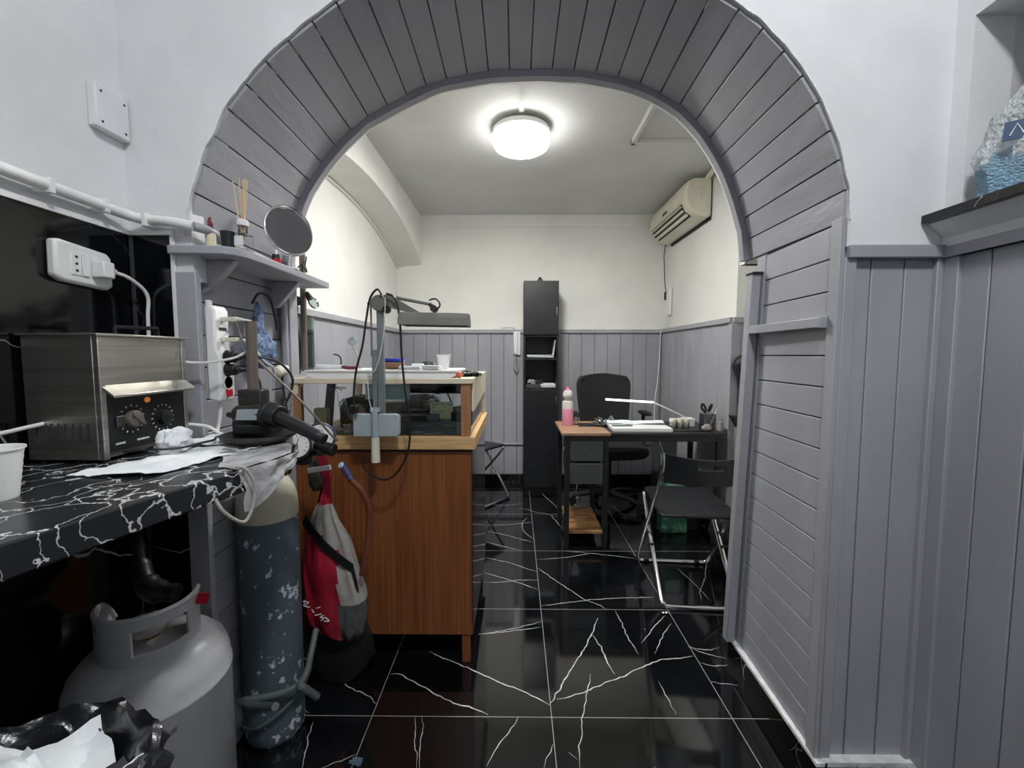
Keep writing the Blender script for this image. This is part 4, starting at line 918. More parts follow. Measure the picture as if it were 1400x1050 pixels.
fr = MB().box(cx0-.002,cx1+.014,cy0-.02,cy0+.03,.852,.9).box(cx1-.03,cx1+.014,cy0+.03,cy1+.01,.852,.9).box(cx0-.002,cx0+.03,cy0+.03,cy1+.01,.852,.9).box(cx0,cx1,cy1-.03,cy1+.01,.852,.9)
t.part('base_frame', fr, 'pine', bevel=.002)
t.part('shadow_band', MB().box(cx0+.01,cx1-.01,cy0+.006,cy1-.01,.84,.853), 'gap')  # shadow below the pine ledge, put in as a dark strip
t.part('case_floor', MB().box(cx0+.03,cx1-.03,cy0+.03,cy1-.03,.853,.897), 'bggrey')
for x, y, mm in ((cx1-.04, cy0-.004, 'brownwood'), (cx0+.0, cy0-.004, 'brownwood'), (cx1-.03, cy1-.03, 'pale'), (cx0, cy1-.03, 'pale')):
    t.part('corner_post', MB().box(x,x+.035,y,y+.03,.9,1.1), mm, bevel=.001)
t.part('case_top', MB().box(cx0-.004,cx1+.006,cy0-.012,cy1+.006,1.098,1.118), 'pale', bevel=.002)
t.part('side_rail', MB().prism([(cx1-.004,cy0+.03,1.098),(cx1-.004,cy1,1.098),(cx1-.004,cy1,1.02),(cx1-.004,cy0+.03,.99)], (.01,0,0)), 'pale', bevel=.001)
t.part('front_glass', MB().box(cx0+.036,cx1-.042,cy0+.006,cy0+.010,.9,1.097), 'glass')
t.part('side_glass', MB().box(cx1-.010,cx1-.006,cy0+.03,cy1-.03,.9,1.097), 'glass')
t.part('back_glass', MB().box(cx0+.036,cx1-.03,cy1-.02,cy1-.016,.9,1.097), 'glass')
t.part('rail_mark', MB().box(cx0,cx0+.03,cy0-.006,cy0-.002,1.06,1.096), 'pale')
CZT = 1.118
# things in the case
F0 = .898
single('yellow_card_box', MB().box(-.785,-.735,1.63,1.66,F0,F0+.10), 'yellow', 'pale yellow card box standing at the left inside the glass case', 'box', bevel=.001)
t = Thing('grinder_unit', 'dark grey rounded motor unit inside the left half of the glass case', 'motor', (-.64,1.78,F0))
t.part('housing', MB().prism([(-.74,1.76,F0),(-.74,1.76,F0+.09),(-.715,1.76,F0+.125),(-.68,1.76,F0+.135),(-.61,1.76,F0+.13),(-.61,1.76,F0)], (0,.10,0)), 'gun', bevel=.008)
t.part('wheel', MB().cyl((-.66,1.755,F0+.07),(-.66,1.735,F0+.07),.038), 'bggrey')
single('dark_bracket', MB().prism([(-.80,1.73,F0),(-.765,1.73,F0),(-.745,1.73,F0+.19),(-.775,1.73,F0+.19)], (0,.02,0)), 'gun', 'dark upright strip leaning in the left of the glass case', 'bracket', bevel=.002)
for i, (x, y, r, s_, l) in enumerate(((-.60,1.70,.03,3,'heap of shiny metal fittings on the floor of the glass case'),(-.645,1.66,.022,6,'small heap of metal clips in front of the dark motor unit'))):
    single('metal_fittings', MB().lump((x,y,F0+r*.5),(r*1.5,r,r),s_,.8,4,14,flat=.5), 'silver', l, 'fittings')
single('green_cutting_mat', MB().box(-.72,-.60,1.62,1.69,F0,F0+.004), 'green', 'dark green mat on the floor of the glass case', 'mat')
single('teal_card', MB().box(-.575,-.405,1.612,1.615,1.035,1.093), 'teal', 'wide pale teal card hanging just inside the glass case front', 'card')
t = Thing('wire_figure', 'small pale wire star hanging inside the glass case', 'ornament', (-.70,1.65,1.07))
t.part('star', MB().tube([(-.74,1.65,1.08),(-.715,1.65,1.074),(-.69,1.65,1.078),(-.665,1.65,1.075)], .004).tube([(-.725,1.65,1.066),(-.70,1.65,1.078),(-.68,1.65,1.065)], .003).tube([(-.70,1.65,1.098),(-.70,1.65,1.07),(-.695,1.65,1.02),(-.69,1.65,.98)], .0012), 'palebottle')
single('clear_goggles', MB().lump((-.69,1.68,1.0),(.015,.008,.03),3,.4,3,10), 'film', 'clear plastic piece hanging in the left of the glass case', 'plastic piece')
t = Thing('price_label', 'pale yellow card with dark writing standing in the right of the glass case', 'card', (-.285,1.66,.97))
lab = t.part('card', MB().box(-.335,-.245,1.652,1.655,.955,1.022), 'cream')
for i, (z, ws) in enumerate(((1.012,(8,5,7)),(1.0,(4,)),(.984,(5,6)),(.970,(9,)))):
    x = -.327
    for w_ in ws:
        t.part('writing', MB().tube([(x+k*.0035, 1.6512, z+.003*math.sin(k*2.3+i)) for k in range(w_)], .0009, 4, sub=2), 'ink', lab); x += w_*.0035+.006
single('grey_drawer_box', MB().box(-.42,-.205,1.62,1.72,F0,F0+.05).box(-.39,-.33,1.616,1.62,F0+.034,F0+.038,1).box(-.28,-.23,1.616,1.62,F0+.034,F0+.038,1), ['greyblue','bggrey'], 'dark grey drawer tray on the floor of the glass case', 'tray', bevel=.001)
single('black_box', MB().box(-.25,-.205,1.63,1.70,F0+.051,F0+.085), 'black', 'small black box on the dark tray in the glass case', 'box', bevel=.002)
single('black_box', MB().box(-.345,-.30,1.63,1.68,F0+.051,F0+.078), 'greyblue', 'grey-blue box below the yellow written card', 'box', bevel=.002)
single('white_tray_stack', MB().box(-.52,-.36,1.75,1.85,F0+.002,F0+.05).box(-.50,-.35,1.72,1.85,F0+.055,F0+.068).box(-.49,-.36,1.74,1.84,F0+.075,F0+.085), 'bggrey', 'stack of pale trays in the middle of the glass case', 'tray', bevel=.002)
single('clear_bag', MB().lump((-.36,1.76,1.0),(.04,.03,.035),5,.5,3,14), 'film', 'crumpled clear bag in the middle of the glass case', 'bag')
t = Thing('dark_roll', 'long dark roll lying at the back of the glass case under its top', 'roll', (-.3,2.0,1.05))
t.part('roll', MB().cyl((-.52,2.02,1.056),(-.20,1.98,1.056),.033,seg=20), 'gun')
t.part('end_ring', MB().cyl((-.38,2.005,1.056),(-.365,2.003,1.056),.037,seg=20), 'black')
single('dark_beads', MB().ball((-.215,1.60+.05,1.075),.014).ball((-.19,1.65,1.078),.011), 'black', 'dark beads hanging at the top right corner of the glass case', 'beads')
single('small_green_vial', MB().lathe([(0,0),(.010,0),(.010,.045),(.006,.05),(0,.052)], (-.435,1.635,F0), seg=14), 'packfilm', 'small clear vial beside the blue-grey lamp bracket in the glass case', 'vial')
for i, (x, y, w_, h, mm, l) in enumerate(((-.47,2.0,.05,.12,'bggrey','tall pale box at the back of the glass case behind the lamp bracket'),(-.56,1.95,.045,.09,'offwhite','cream box at the back of the glass case'),(-.24,1.9,.035,.07,'bggrey','pale box at the right rear of the glass case'))):
    single('small_box', MB().box(x-w_,x+w_,y-.03,y+.03,F0,F0+h), mm, l, 'box', bevel=.002)
single('thin_black_strut', MB().cyl((-.285,1.75,1.05),(-.262,1.75,1.0),.003,seg=8), 'black', 'thin black rod slanting in the right of the glass case', 'rod')
# things on the counter top
t = Thing('enamel_tray', 'long shallow white tray on the glass case top', 'tray', (-.5,1.72,CZT))
t.part('tray_body', MB().prism([(-.79,1.60,CZT+.004),(-.775,1.59,CZT),(-.245,1.59,CZT),(-.225,1.60,CZT+.008),(-.225,1.60,CZT+.028),(-.80,1.60,CZT+.028)], (0,.28,0)).box(-.80,-.222,1.593,1.603,CZT+.022,CZT+.030).box(-.80,-.222,1.875,1.885,CZT+.022,CZT+.030), 'white', bevel=.003)
TZ = CZT+.030
cup('paper_cup', 'white plastic cup standing in the tray on the glass case', (-.305,1.80,TZ), .020, .029, .058)
t = Thing('blue_dish', 'bright blue dish on a brown cardboard box on the glass case', 'dish', (-.53,1.78,TZ+.028))
t.part('dish', MB().lathe([(0,0),(.035,0),(.048,.014),(.046,.015),(.034,.002),(0,.002)], (-.505,1.78,TZ+.028), seg=28).box(-.555,-.53,1.76,1.80,TZ+.028,TZ+.044), 'blue', bevel=.001)
single('cardboard_box', MB().box(-.55,-.475,1.74,1.82,TZ,TZ+.027), 'brownbox', 'brown cardboard box under the blue dish', 'box', bevel=.001)
for i, (x0,x1,y,h,a,l) in enumerate(((-.47,-.385,1.72,.012,.1,'white folded paper beside the brown cardboard box'),(-.37,-.30,1.70,.016,-.1,'white paper pad in the tray left of the plastic cup'),(-.44,-.39,1.80,.02,.2,'second white paper pad behind the folded paper'))):
    single('paper_pad', MB().box(-(x1-x0)/2,(x1-x0)/2,-.03,.03,0,h,rot=(0,0,a),at=((x0+x1)/2,y,TZ)), 'paper', l, 'paper', bevel=.001)
single('dark_pouch', MB().lump((-.385,1.86,TZ+.012),(.04,.02,.015),4,.4,3,12,flat=.8), 'gun', 'small dark pouch between the white paper pads', 'pouch')
single('orange_ball', MB().ball((-.213,1.60,CZT+.0125),.0125), 'orange', 'small orange ball at the front right of the glass case top', 'ball')
t = Thing('key_bunch', 'tangle of black keys and pliers on the right of the glass case top', 'keys', (-.2,1.8,CZT))
t.part('keys', MB().lump((-.19,1.72,CZT+.007),(.045,.03,.010),6,.8,5,14,flat=.7), 'black')
t.part('pliers', MB().tube([(-.24,1.85,CZT+.012),(-.2,1.80,CZT+.016),(-.16,1.70,CZT+.01)], .006).tube([(-.26,1.80,CZT+.012),(-.2,1.80,CZT+.016),(-.145,1.78,CZT+.008)], .006), 'gun')
t = Thing('paper_roll', 'white rolled paper with dark red ends lying on the left of the glass case', 'roll', (-.7,1.66,TZ))
t.part('paper', MB().tube([(-.80,1.70,TZ+.011),(-.74,1.68,TZ+.009),(-.68,1.66,TZ+.010)], .009, 10), 'paper')
t.part('end', MB().tube([(-.68,1.66,TZ+.010),(-.655,1.655,TZ+.007),(-.62,1.655,TZ+.007)], .007, 8), 'darkred')
t = Thing('inspection_wand', 'pale wand with round clear head standing at the left of the tray', 'wand', (-.66,1.80,TZ))
t.part('stick', MB().tube([(-.66,1.80,TZ),(-.672,1.80,TZ+.05),(-.69,1.80,TZ+.095)], .0055, 8), 'bggrey')
t.part('head', MB().lathe([(0,-.003),(.016,-.003),(.018,0),(.016,.003),(0,.003)], (-.693,1.80,TZ+.115), (.1,-1,.1), 20), 'film')
single('black_hook', MB().tube([(-.765,1.78,TZ+.06),(-.745,1.78,TZ+.055),(-.735,1.78,TZ+.04),(-.735,1.78,TZ+.0)], .003), 'black', 'small black hook wire standing in the tray', 'hook')

# ---- articulated lamp on its bracket in front of the case
t = Thing('articulated_lamp', 'grey articulated work lamp on a tall post clamped in front of the glass case', 'lamp', (-.49,1.5,.83))
LY = 1.49
t.part('post', MB().box(-.487,-.464,LY,LY+.016,.93,1.395), 'pole', bevel=.002)
t.part('post', MB().box(-.507,-.490,LY+.002,LY+.016,.95,1.225), 'pole', bevel=.002)
t.part('spring_rod', MB().cyl((-.508,LY+.008,1.20),(-.508,LY+.008,1.385),.0035,seg=8).cyl((-.520,LY+.008,1.385),(-.49,LY+.008,1.385),.004,seg=8), 'lampgrey')
t.part('bracket_box', MB().prism([(-.575,LY-.012,.916),(-.575,LY-.012,.99),(-.567,LY-.012,.998),(-.418,LY-.012,.998),(-.41,LY-.012,.99),(-.41,LY-.012,.926),(-.42,LY-.012,.916)], (0,.022,0)), 'plate', bevel=.004)
t.part('clamp', MB().cyl((-.494,LY-.018,.915),(-.494,LY-.018,1.005),.011,seg=16).box(-.51,-.478,LY-.02,LY,1.005,1.02), 'plate', bevel=.001)
t.part('clamp_grip', MB().cyl((-.494,LY-.018,.828),(-.494,LY-.018,.915),.0155,.014,seg=16), 'offwhite', label='cream clamp handle')
t.part('joint', MB().cyl((-.475,LY-.012,1.385),(-.475,LY+.028,1.385),.028,seg=20).box(-.49,-.45,LY-.004,LY+.02,1.36,1.405), 'lampgrey', bevel=.002)
t.part('knob', MB().cyl((-.447,LY-.018,1.362),(-.447,LY-.002,1.362),.014,seg=14), 'black')
t.part('arm', MB().prism([(-.462,LY,1.415),(-.435,LY,1.412),(-.33,LY,1.352),(-.36,LY,1.350),(-.45,LY,1.372)], (0,.012,0)).tube([(-.42,LY+.006,1.405),(-.30,LY+.004,1.382)], .006, smooth=False), 'lampgrey', bevel=.001)
t.part('arm_joint', MB().tube([(-.30,LY+.004,1.382),(-.287,LY,1.372),(-.285,LY,1.36)], .008).cyl((-.285,LY-.012,1.366),(-.285,LY+.02,1.366),.012), 'gun')
sh = MB()
pr = [(-.055,0),(-.05,.03),(-.03,.05),(.03,.05),(.05,.03),(.055,0),(.048,0),(.043,.026),(.026,.044),(-.026,.044),(-.043,.026),(-.048,0)]
x0, x1 = -.398, -.165
sh.prism([(x0, LY+.01+a, 1.308+b*.9) for a, b in pr], (x1-x0,0,-.004))
sh.prism([(x0-.004, LY+.01+a, 1.308+b*.9) for a, b in pr[:6]], (.006,0,0)); sh.prism([(x1-.004, LY+.01+a, 1.304+b*.9) for a, b in pr[:6]], (.006,0,0))
t.part('lamp_shade', sh, 'lampgrey', bevel=.002)
t.part('tube', MB().cyl((x0+.01,LY+.01,1.325),(x1-.01,LY+.01,1.322),.012,seg=14), 'tube_off')
t.part('power_cord', MB().tube([(-.285,LY-.012,1.352),(-.262,LY-.012,1.375),(-.275,LY-.01,1.398),(-.30,LY-.004,1.395)], .003), 'black')
t.part('power_cord', MB().tube([(-.46,LY-.02,1.41),(-.475,LY-.02,1.43),(-.50,LY-.02,1.40),(-.515,LY-.02,1.33),(-.53,LY-.02,1.24),(-.555,LY-.02,1.15),(-.565,LY-.02,1.07),(-.562,LY-.02,1.02)], .0038), 'black')
t.part('power_cord', MB().tube([(-.445,LY-.02,1.415),(-.415,LY-.02,1.40),(-.40,LY-.02,1.33),(-.395,LY-.02,1.20),(-.385,LY-.02,1.08),(-.372,LY-.02,.98),(-.378,LY-.02,.87),(-.42,LY-.02,.79),(-.47,LY-.02,.765),(-.53,LY-.02,.80),(-.545,LY-.01,.84)], .0038), 'black')
t.part('cord_switch', MB().box(-.578,-.55,LY-.036,LY-.016,1.002,1.03), 'black', bevel=.003)
single('white_string', MB().tube([(-.447,LY-.025,1.40),(-.452,LY-.025,1.30),(-.47,LY-.025,1.20),(-.49,LY-.025,1.15),(-.513,LY-.022,1.14),(-.512,LY-.02,1.05),(-.50,LY-.02,1.01)], .0016), 'wirew', 'thin white string tied down the work lamp post', 'string')

# ================================================================= BACK ROOM
# folding chairs (facing local +y)
def folding_chair(label, loc, rz):
    t = Thing('folding_chair', label, 'chair', loc, rz, 'black folding chairs with chrome legs', local=True)
    w = .185
    st = MB(); n = 10
    st.prism([(-w+.005,-.20,.435),(w-.005,-.20,.435),(w,-.17,.437),(w-.015,.2,.445),(w-.05,.215,.445),(-w+.05,.215,.445),(-w+.015,.2,.445),(-w,-.17,.437)], (0,0,.018))
    t.part('seat', st, 'blackmat', bevel=.005)
    bk = MB()
    def bf(u, v):
        return ((u-.5)*2*(w+.008), -.265-.045*(1-(2*u-1)**2)+.03*v*0, .625+.135*v-.02*(1-(2*u-1)**2)*v)
    g = MB().sheet(bf, 20, 10, .012)
    # leave the hand-hold open: skip cells around the slot
    bk = MB()
    for i in range(20):
        for j in range(10):
            u0, u1, v0, v1 = i/20, (i+1)/20, j/10, (j+1)/10
            if 7 <= i <= 12 and 6 <= j <= 7: continue
            P = [Vector(bf(a, b)) for a, b in ((u0,v0),(u1,v0),(u1,v1),(u0,v1))]; th = Vector((0,.012,0))
            Q = [p+th for p in P]; fs = [(0,1,2,3),(7,6,5,4)]
            hole = lambda a, b: 7 <= a <= 12 and 6 <= b <= 7
            if j == 0 or hole(i, j-1): fs.append((0,4,5,1))
            if j == 9 or hole(i, j+1): fs.append((3,2,6,7))
            if i == 0 or hole(i-1, j): fs.append((0,3,7,4))
            if i == 19 or hole(i+1, j): fs.append((1,5,6,2))
            bk.add(P+Q, fs)
    o = t.part('backrest', bk, 'blackmat')
    bm = bmesh.new(); bm.from_mesh(o.data); bmesh.ops.remove_doubles(bm, verts=bm.verts, dist=1e-5); bmesh.ops.recalc_face_normals(bm, faces=bm.faces)
    for e in bm.edges: e.smooth = len(e.link_faces) == 2 and e.calc_face_angle(0) < R(35)
    bm.to_mesh(o.data); bm.free()
    r = .011; a = w+.012
    A = [(-a,-.255,.76),(-a,-.245,.66),(-a,-.05,.40),(-a,.20,.06),(-a+.01,.235,.02),(-a+.05,.245,.012),(a-.05,.245,.012),(a-.01,.235,.02),(a,.20,.06),(a,-.05,.40),(a,-.245,.66),(a,-.255,.76)]
    t.part('rear_frame', MB().tube(A, r, 10, sub=5), 'chrome')
    b_ = w-.012
    B_ = [(-b_,.185,.432),(-b_,.16,.39),(-b_,-.16,.06),(-b_+.01,-.20,.02),(-b_+.05,-.212,.012),(b_-.05,-.212,.012),(b_-.01,-.20,.02),(b_,-.16,.06),(b_,.16,.39),(b_,.185,.432)]
    t.part('front_frame', MB().tube(B_, r, 10, sub=5), 'chrome')
    for sx in (-1, 1):
        t.part('hinge', MB().cyl((sx*(b_-.006),-.02,.228),(sx*(a+.006),-.02,.228),.006,seg=8), 'black')
        t.part('foot_cap', MB().cyl((sx*(a-.07),.245,.012),(sx*(a-.04),.245,.012),.012,seg=10), 'black')
    return t
fc = folding_chair('black folding chair with chrome legs in front of the desk, beside the right jamb', (.885, 2.15, 0), R(-4))
dup(fc.o, (-.36, 3.50, 0), R(-128), 'black folding chair seen side on behind the orange-brown counter')

# tall cabinet
t = Thing('tall_cabinet', 'tall narrow black cabinet with open shelves against the back wall', 'cabinet', (.22,3.8,0))
kx0,kx1,ky0,ky1 = .068,.368,3.66,3.925
cb = MB().box(kx0,kx0+.016,ky0+.002,ky1,.0,1.835).box(kx1-.016,kx1,ky0+.002,ky1,0,1.835).box(kx0,kx1,ky1-.01,ky1,0,1.835)
for z in (0.03,.90,1.16,1.36,1.819): cb.box(kx0+.016,kx1-.016,ky0+.004,ky1-.01,z,z+.016)
t.part('carcass', cb, 'blackmat', bevel=.001)
d = t.part('door', MB().box(kx0+.002,kx1-.002,ky0-.014,ky0+.001,1.378,1.832), 'blackmat', bevel=.002)
t.part('handle', MB().box(kx1-.022,kx1-.016,ky0-.03,ky0-.014,1.54,1.61), 'chrome', d, bevel=.002)
d = t.part('door', MB().box(kx0+.002,kx1-.002,ky0-.014,ky0+.001,.045,.905), 'blackmat', bevel=.002)
t.part('handle', MB().box(kx1-.022,kx1-.016,ky0-.03,ky0-.014,.78,.85), 'chrome', d, bevel=.002)
t.part('plinth', MB().box(kx0+.004,kx1-.004,ky0+.012,ky0+.03,0,.046), 'black')
t = Thing('small_device', 'small black device on top of the tall cabinet', 'device', (.22,3.75,1.835))
t.part('device_body', MB().box(.185,.235,3.70,3.74,1.835,1.85).cyl((.21,3.72,1.85),(.21,3.72,1.872),.018,.012,14), 'black', bevel=.002)
def papers_on(x0,x1,y,z,n,label,a=.03):
    m_ = MB()
    for i in range(n): m_.box(-(x1-x0)/2,(x1-x0)/2,-.09,.09,0,.004,rot=(a*math.sin(i*2),0,.05*math.sin(i*1.7)),at=((x0+x1)/2,y,z+.008+i*.0052))
    return single('paper_stack', m_, 'paper', label, 'papers')
papers_on(.10,.33,3.77,1.176,4,'stack of white papers on the upper open shelf of the tall cabinet')
single('leaning_booklet', MB().box(-.002,.002,-.08,.08,0,.16,rot=(0,.12,0),at=(.326,3.78,1.178)), 'paper', 'white booklet leaning against the right side of the upper cabinet shelf', 'booklet')
papers_on(.22,.345,3.76,.916,5,'papers at the right of the lower open shelf of the tall cabinet')
single('dark_folder', MB().box(.09,.21,3.68,3.86,.917,.945), 'dgrey', 'dark folder at the left of the lower cabinet shelf', 'folder', bevel=.002)
single('silver_trinkets', MB().lump((.14,3.74,.962),(.035,.03,.022),6,.8,5,12,flat=.75), 'silver', 'small silver trinkets on the dark folder in the cabinet', 'trinkets')
single('black_case', MB().box(.12,.24,3.75,3.85,.946,.985), 'black', 'black case lying on the dark folder in the cabinet', 'case', bevel=.004)

# intercom
t = Thing('intercom_phone', 'white wall intercom handset on the panelling left of the tall cabinet', 'intercom', (.02,3.92,1.2))
t.part('base', MB().box(-.022,.045,3.925,3.95,1.20,1.42), 'white', bevel=.008)
t.part('handset', MB().box(-.018,.018,3.905,3.925,1.21,1.41), 'white', bevel=.008)
t.part('cord', MB().tube([(-.005,3.92,1.205),(-.012,3.92,1.12),(-.002,3.92,1.06),(.018,3.92,1.06),(.024,3.92,1.12),(.012,3.92,1.19)], .006), 'bggrey')
t.part('supply_wire', MB().tube([(.0,3.935,1.42),(-.02,3.935,1.45),(-.10,3.935,1.452),(-.13,3.94,1.45)], .004), 'bggrey')

# desk
dx0,dx1,dy0,dy1,dz = .285,1.30,2.585,3.06,.725
t = Thing('writing_desk', 'black desk with a wooden top end, two grey drawers and a low shelf', 'desk', (.8,2.8,0))
t.part('top', MB().box(dx0,dx0+.30,dy0,dy1,dz-.018,dz), 'deskwood', bevel=.002, label='brown wood end of the desk top')
t.part('top', MB().box(dx0+.30,dx1,dy0,dy1,dz-.020,dz), 'blackmat', bevel=.002, label='black end of the desk top')
for x in (dx0+.02, dx0+.26, dx1-.055):
    for y in (dy0+.01, dy1-.04): t.part('leg', MB().box(x,x+.03,y,y+.03,0.012,dz-.02), 'black', bevel=.001)
t.part('frame_rail', MB().box(dx0+.02,dx1-.03,dy0+.012,dy0+.036,dz-.055,dz-.02), 'black'); t.part('frame_rail', MB().box(dx0+.02,dx1-.03,dy1-.036,dy1-.012,dz-.05,dz-.02), 'black')
for z0, z1 in ((.545,.672),(.40,.535)):
    t.part('drawer', MB().box(dx0+.052,dx0+.258,dy0+.006,dy0+.02,z0,z1).box(dx0+.055,dx0+.255,dy0+.02,dy1-.05,z0+.005,z1-.01), 'dgrey', bevel=.008)
t.part('lower_shelf', MB().box(dx0+.05,dx0+.265,dy0+.012,dy1-.02,.085,.10), 'osb', label='rough wooden lower shelf')
for x in (dx0+.035, dx0+.275, dx1-.04): t.part('castor', MB().cyl((x,dy0+.025,0),(x,dy0+.025,.012),.012,seg=12), 'steel_dark')
t = Thing('pink_bottle', 'plastic bottle of pink liquid with a pink cap on the wooden desk end', 'bottle', (.35,2.9,dz))
bc = (.355,2.88,dz)
t.part('bottle', MB().lathe([(.0,.0),(.035,0),(.038,.006),(.038,.115)], bc, seg=28), 'pinkliq')
t.part('bottle_top', MB().lathe([(.038,.115),(.038,.15),(.034,.165),(.02,.172),(.022,.18),(.032,.195),(.034,.215),(.026,.235),(.012,.242)], bc, seg=28), 'milk')
t.part('cap', MB().lathe([(.012,.24),(.014,.243),(.012,.252),(.006,.256),(.005,.27),(0,.271)], bc, seg=20), 'pinkcap')
single('spiral_plastic', MB().lump((.415,2.90,dz+.03),(.016,.02,.035),3,.3,4,10,flat=.85), 'palebottle', 'small clear plastic piece beside the pink bottle', 'plastic piece')
single('black_pad', MB().box(.425,.52,2.82,2.93,dz,dz+.008), 'black', 'flat black pad on the wooden desk end', 'pad', bevel=.002)
t = Thing('trinket_plate', 'small dark plate with clear crystal pieces on the desk', 'plate', (.575,2.88,dz))
t.part('plate', MB().lathe([(0,.0),(.045,0),(.07,.012),(.068,.014),(.044,.003),(0,.003)], (.58,2.87,dz), seg=28), 'gun')
for x, y, r in ((.545,2.86,.014),(.575,2.89,.018),(.60,2.85,.013),(.615,2.88,.012)):
    t.part('crystal', MB().lump((x,y,dz+.012+r),(r,r,r*1.4),int(x*100),.7,4,8), 'film')
single('glass_figurine', MB().lump((.655,2.90,dz+.03),(.016,.014,.032),9,.5,3,10,flat=.9), 'film', 'clear glass figurine between the plate and the white pad', 'figurine')
t = Thing('white_pad', 'large white desk pad with loose sheets on the black desk end', 'desk pad', (.8,2.8,dz))
t.part('pad', MB().box(-.185,.185,-.16,.16,0,.022,rot=(0,0,-.03),at=(.80,2.79,dz)), 'white', bevel=.002)
for i, (x, y, a) in enumerate(((.78,2.84,.15),(.90,2.83,-.2),(.70,2.86,.05))):
    mt = Matrix.Rotation(a, 3, 'Z')
    single('loose_sheet', MB().sheet(lambda u,v: tuple(mt @ Vector(((u-.5)*.17,(v-.5)*.13,.006*abs(noise.noise(Vector((u*5,v*5,i*4))))+.010*(u*(i == 1)))) + Vector((x,y,dz+.024+.002*i))), 8, 8, .001), 'paper', ['white sheet lying in the middle of the desk pad','curled white sheet at the right of the desk pad','white sheet at the left of the desk pad'][i], 'paper')
single('pen_case', MB().box(.62,.75,2.70,2.73,dz+.023,dz+.03), 'greyblue', 'slim grey-blue pen case on the left of the desk pad', 'pen case', bevel=.002)
t = Thing('slim_desk_lamp', 'slim white folding desk lamp reaching over the desk from its right side', 'desk lamp', (1.16,2.86,dz))
t.part('light_bar', MB().tube([(.606,2.85,.906),(.926,2.85,.887)], .007, 8, smooth=False), 'led_on')
t.part('arm', MB().tube([(.926,2.85,.887),(1.05,2.85,.83),(1.165,2.85,.775)], .0045, 8, smooth=False), 'white')
t.part('base', MB().box(1.13,1.20,2.82,2.90,dz,dz+.055), 'white', bevel=.004)
for i, x in enumerate((1.02, 1.065, 1.105)):
    t = Thing('small_tin', ['leftmost small metal tin in the row before the desk lamp base','middle small metal tin in the row before the desk lamp base','rightmost small metal tin in the row before the desk lamp base'][i], 'tin', (x,2.72,dz+.008), group='small metal tins on the desk')
    t.part('tin_body', MB().lathe([(0,0),(.021,0),(.022,.002),(.022,.045),(.021,.047),(0,.047)], (x,2.74,dz+.008), seg=24), 'steel')
    t.part('tin_lid', MB().lathe([(.0225,.042),(.0225,.058),(.02,.06),(0,.06)], (x,2.74,dz+.008), seg=24), 'offwhite')
single('black_tray', MB().box(.99,1.225,2.64,2.80,dz,dz+.007), 'black', 'flat black tray under the tins and the pen holder', 'tray', bevel=.003)
t = Thing('pen_holder', 'black mesh pen holder with scissors and pens on the right of the desk', 'pen holder', (1.235,2.72,dz))
phm = MB()
for i in range(9):
    k = -.036+i*.009
    for a in ((k,-.036),(k,.036),(-.036,k),(.036,k)): phm.box(1.235+a[0]-.001,1.235+a[0]+.001,2.72+a[1]-.001,2.72+a[1]+.001,dz+.008,dz+.10)
for i in range(11): 
    z = dz+.008+i*.0092
    phm.box(1.198,1.272,2.683,2.685,z,z+.0018).box(1.198,1.272,2.755,2.757,z,z+.0018).box(1.198,1.2,2.683,2.757,z,z+.0018).box(1.27,1.272,2.683,2.757,z,z+.0018)
phm.box(1.198,1.272,2.683,2.757,dz+.007,dz+.010)
t.part('mesh_cup', phm, 'black')
t = Thing('scissors', 'black handled scissors standing in the mesh pen holder', 'scissors', (1.23,2.72,dz+.01))
t.part('blade', MB().tube([(1.25,2.71,dz+.012),(1.222,2.72,dz+.12)], .005, smooth=False).tube([(1.215,2.72,dz+.012),(1.24,2.73,dz+.12)], .005, smooth=False), 'steel')
t.part('grip', MB().tube([(1.222,2.72,dz+.11),(1.195,2.72,dz+.14),(1.20,2.72,dz+.165),(1.215,2.72,dz+.15),(1.225,2.72,dz+.12)], .007).tube([(1.24,2.73,dz+.11),(1.25,2.73,dz+.14),(1.262,2.73,dz+.16),(1.262,2.73,dz+.145),(1.245,2.73,dz+.115)], .007), 'black')
for i, (a, b, mm) in enumerate(((.02,.03,'bggrey'),(.03,.01,'steel'),(.026,-.01,'offwhite'))):
    single('pen', MB().cyl((1.25,2.735-.01*i,dz+.012),(1.26+a,2.735+b-.01*i,dz+.14),.003,seg=8), mm, ['grey pen leaning back in the mesh pen holder','steel pen in the mesh pen holder','cream pen in the mesh pen holder'][i], 'pen')
single('folded_cloth', MB().lump((1.205,2.66,dz+.022),(.03,.014,.022),5,.4,3,10,flat=.75), 'bggrey', 'small pale folded cloth in front of the pen holder', 'cloth')
single('small_box', MB().box(1.262+.02,1.298,2.65,2.69,dz,dz+.06), 'bggrey', 'pale box at the right corner of the desk', 'box', bevel=.002)

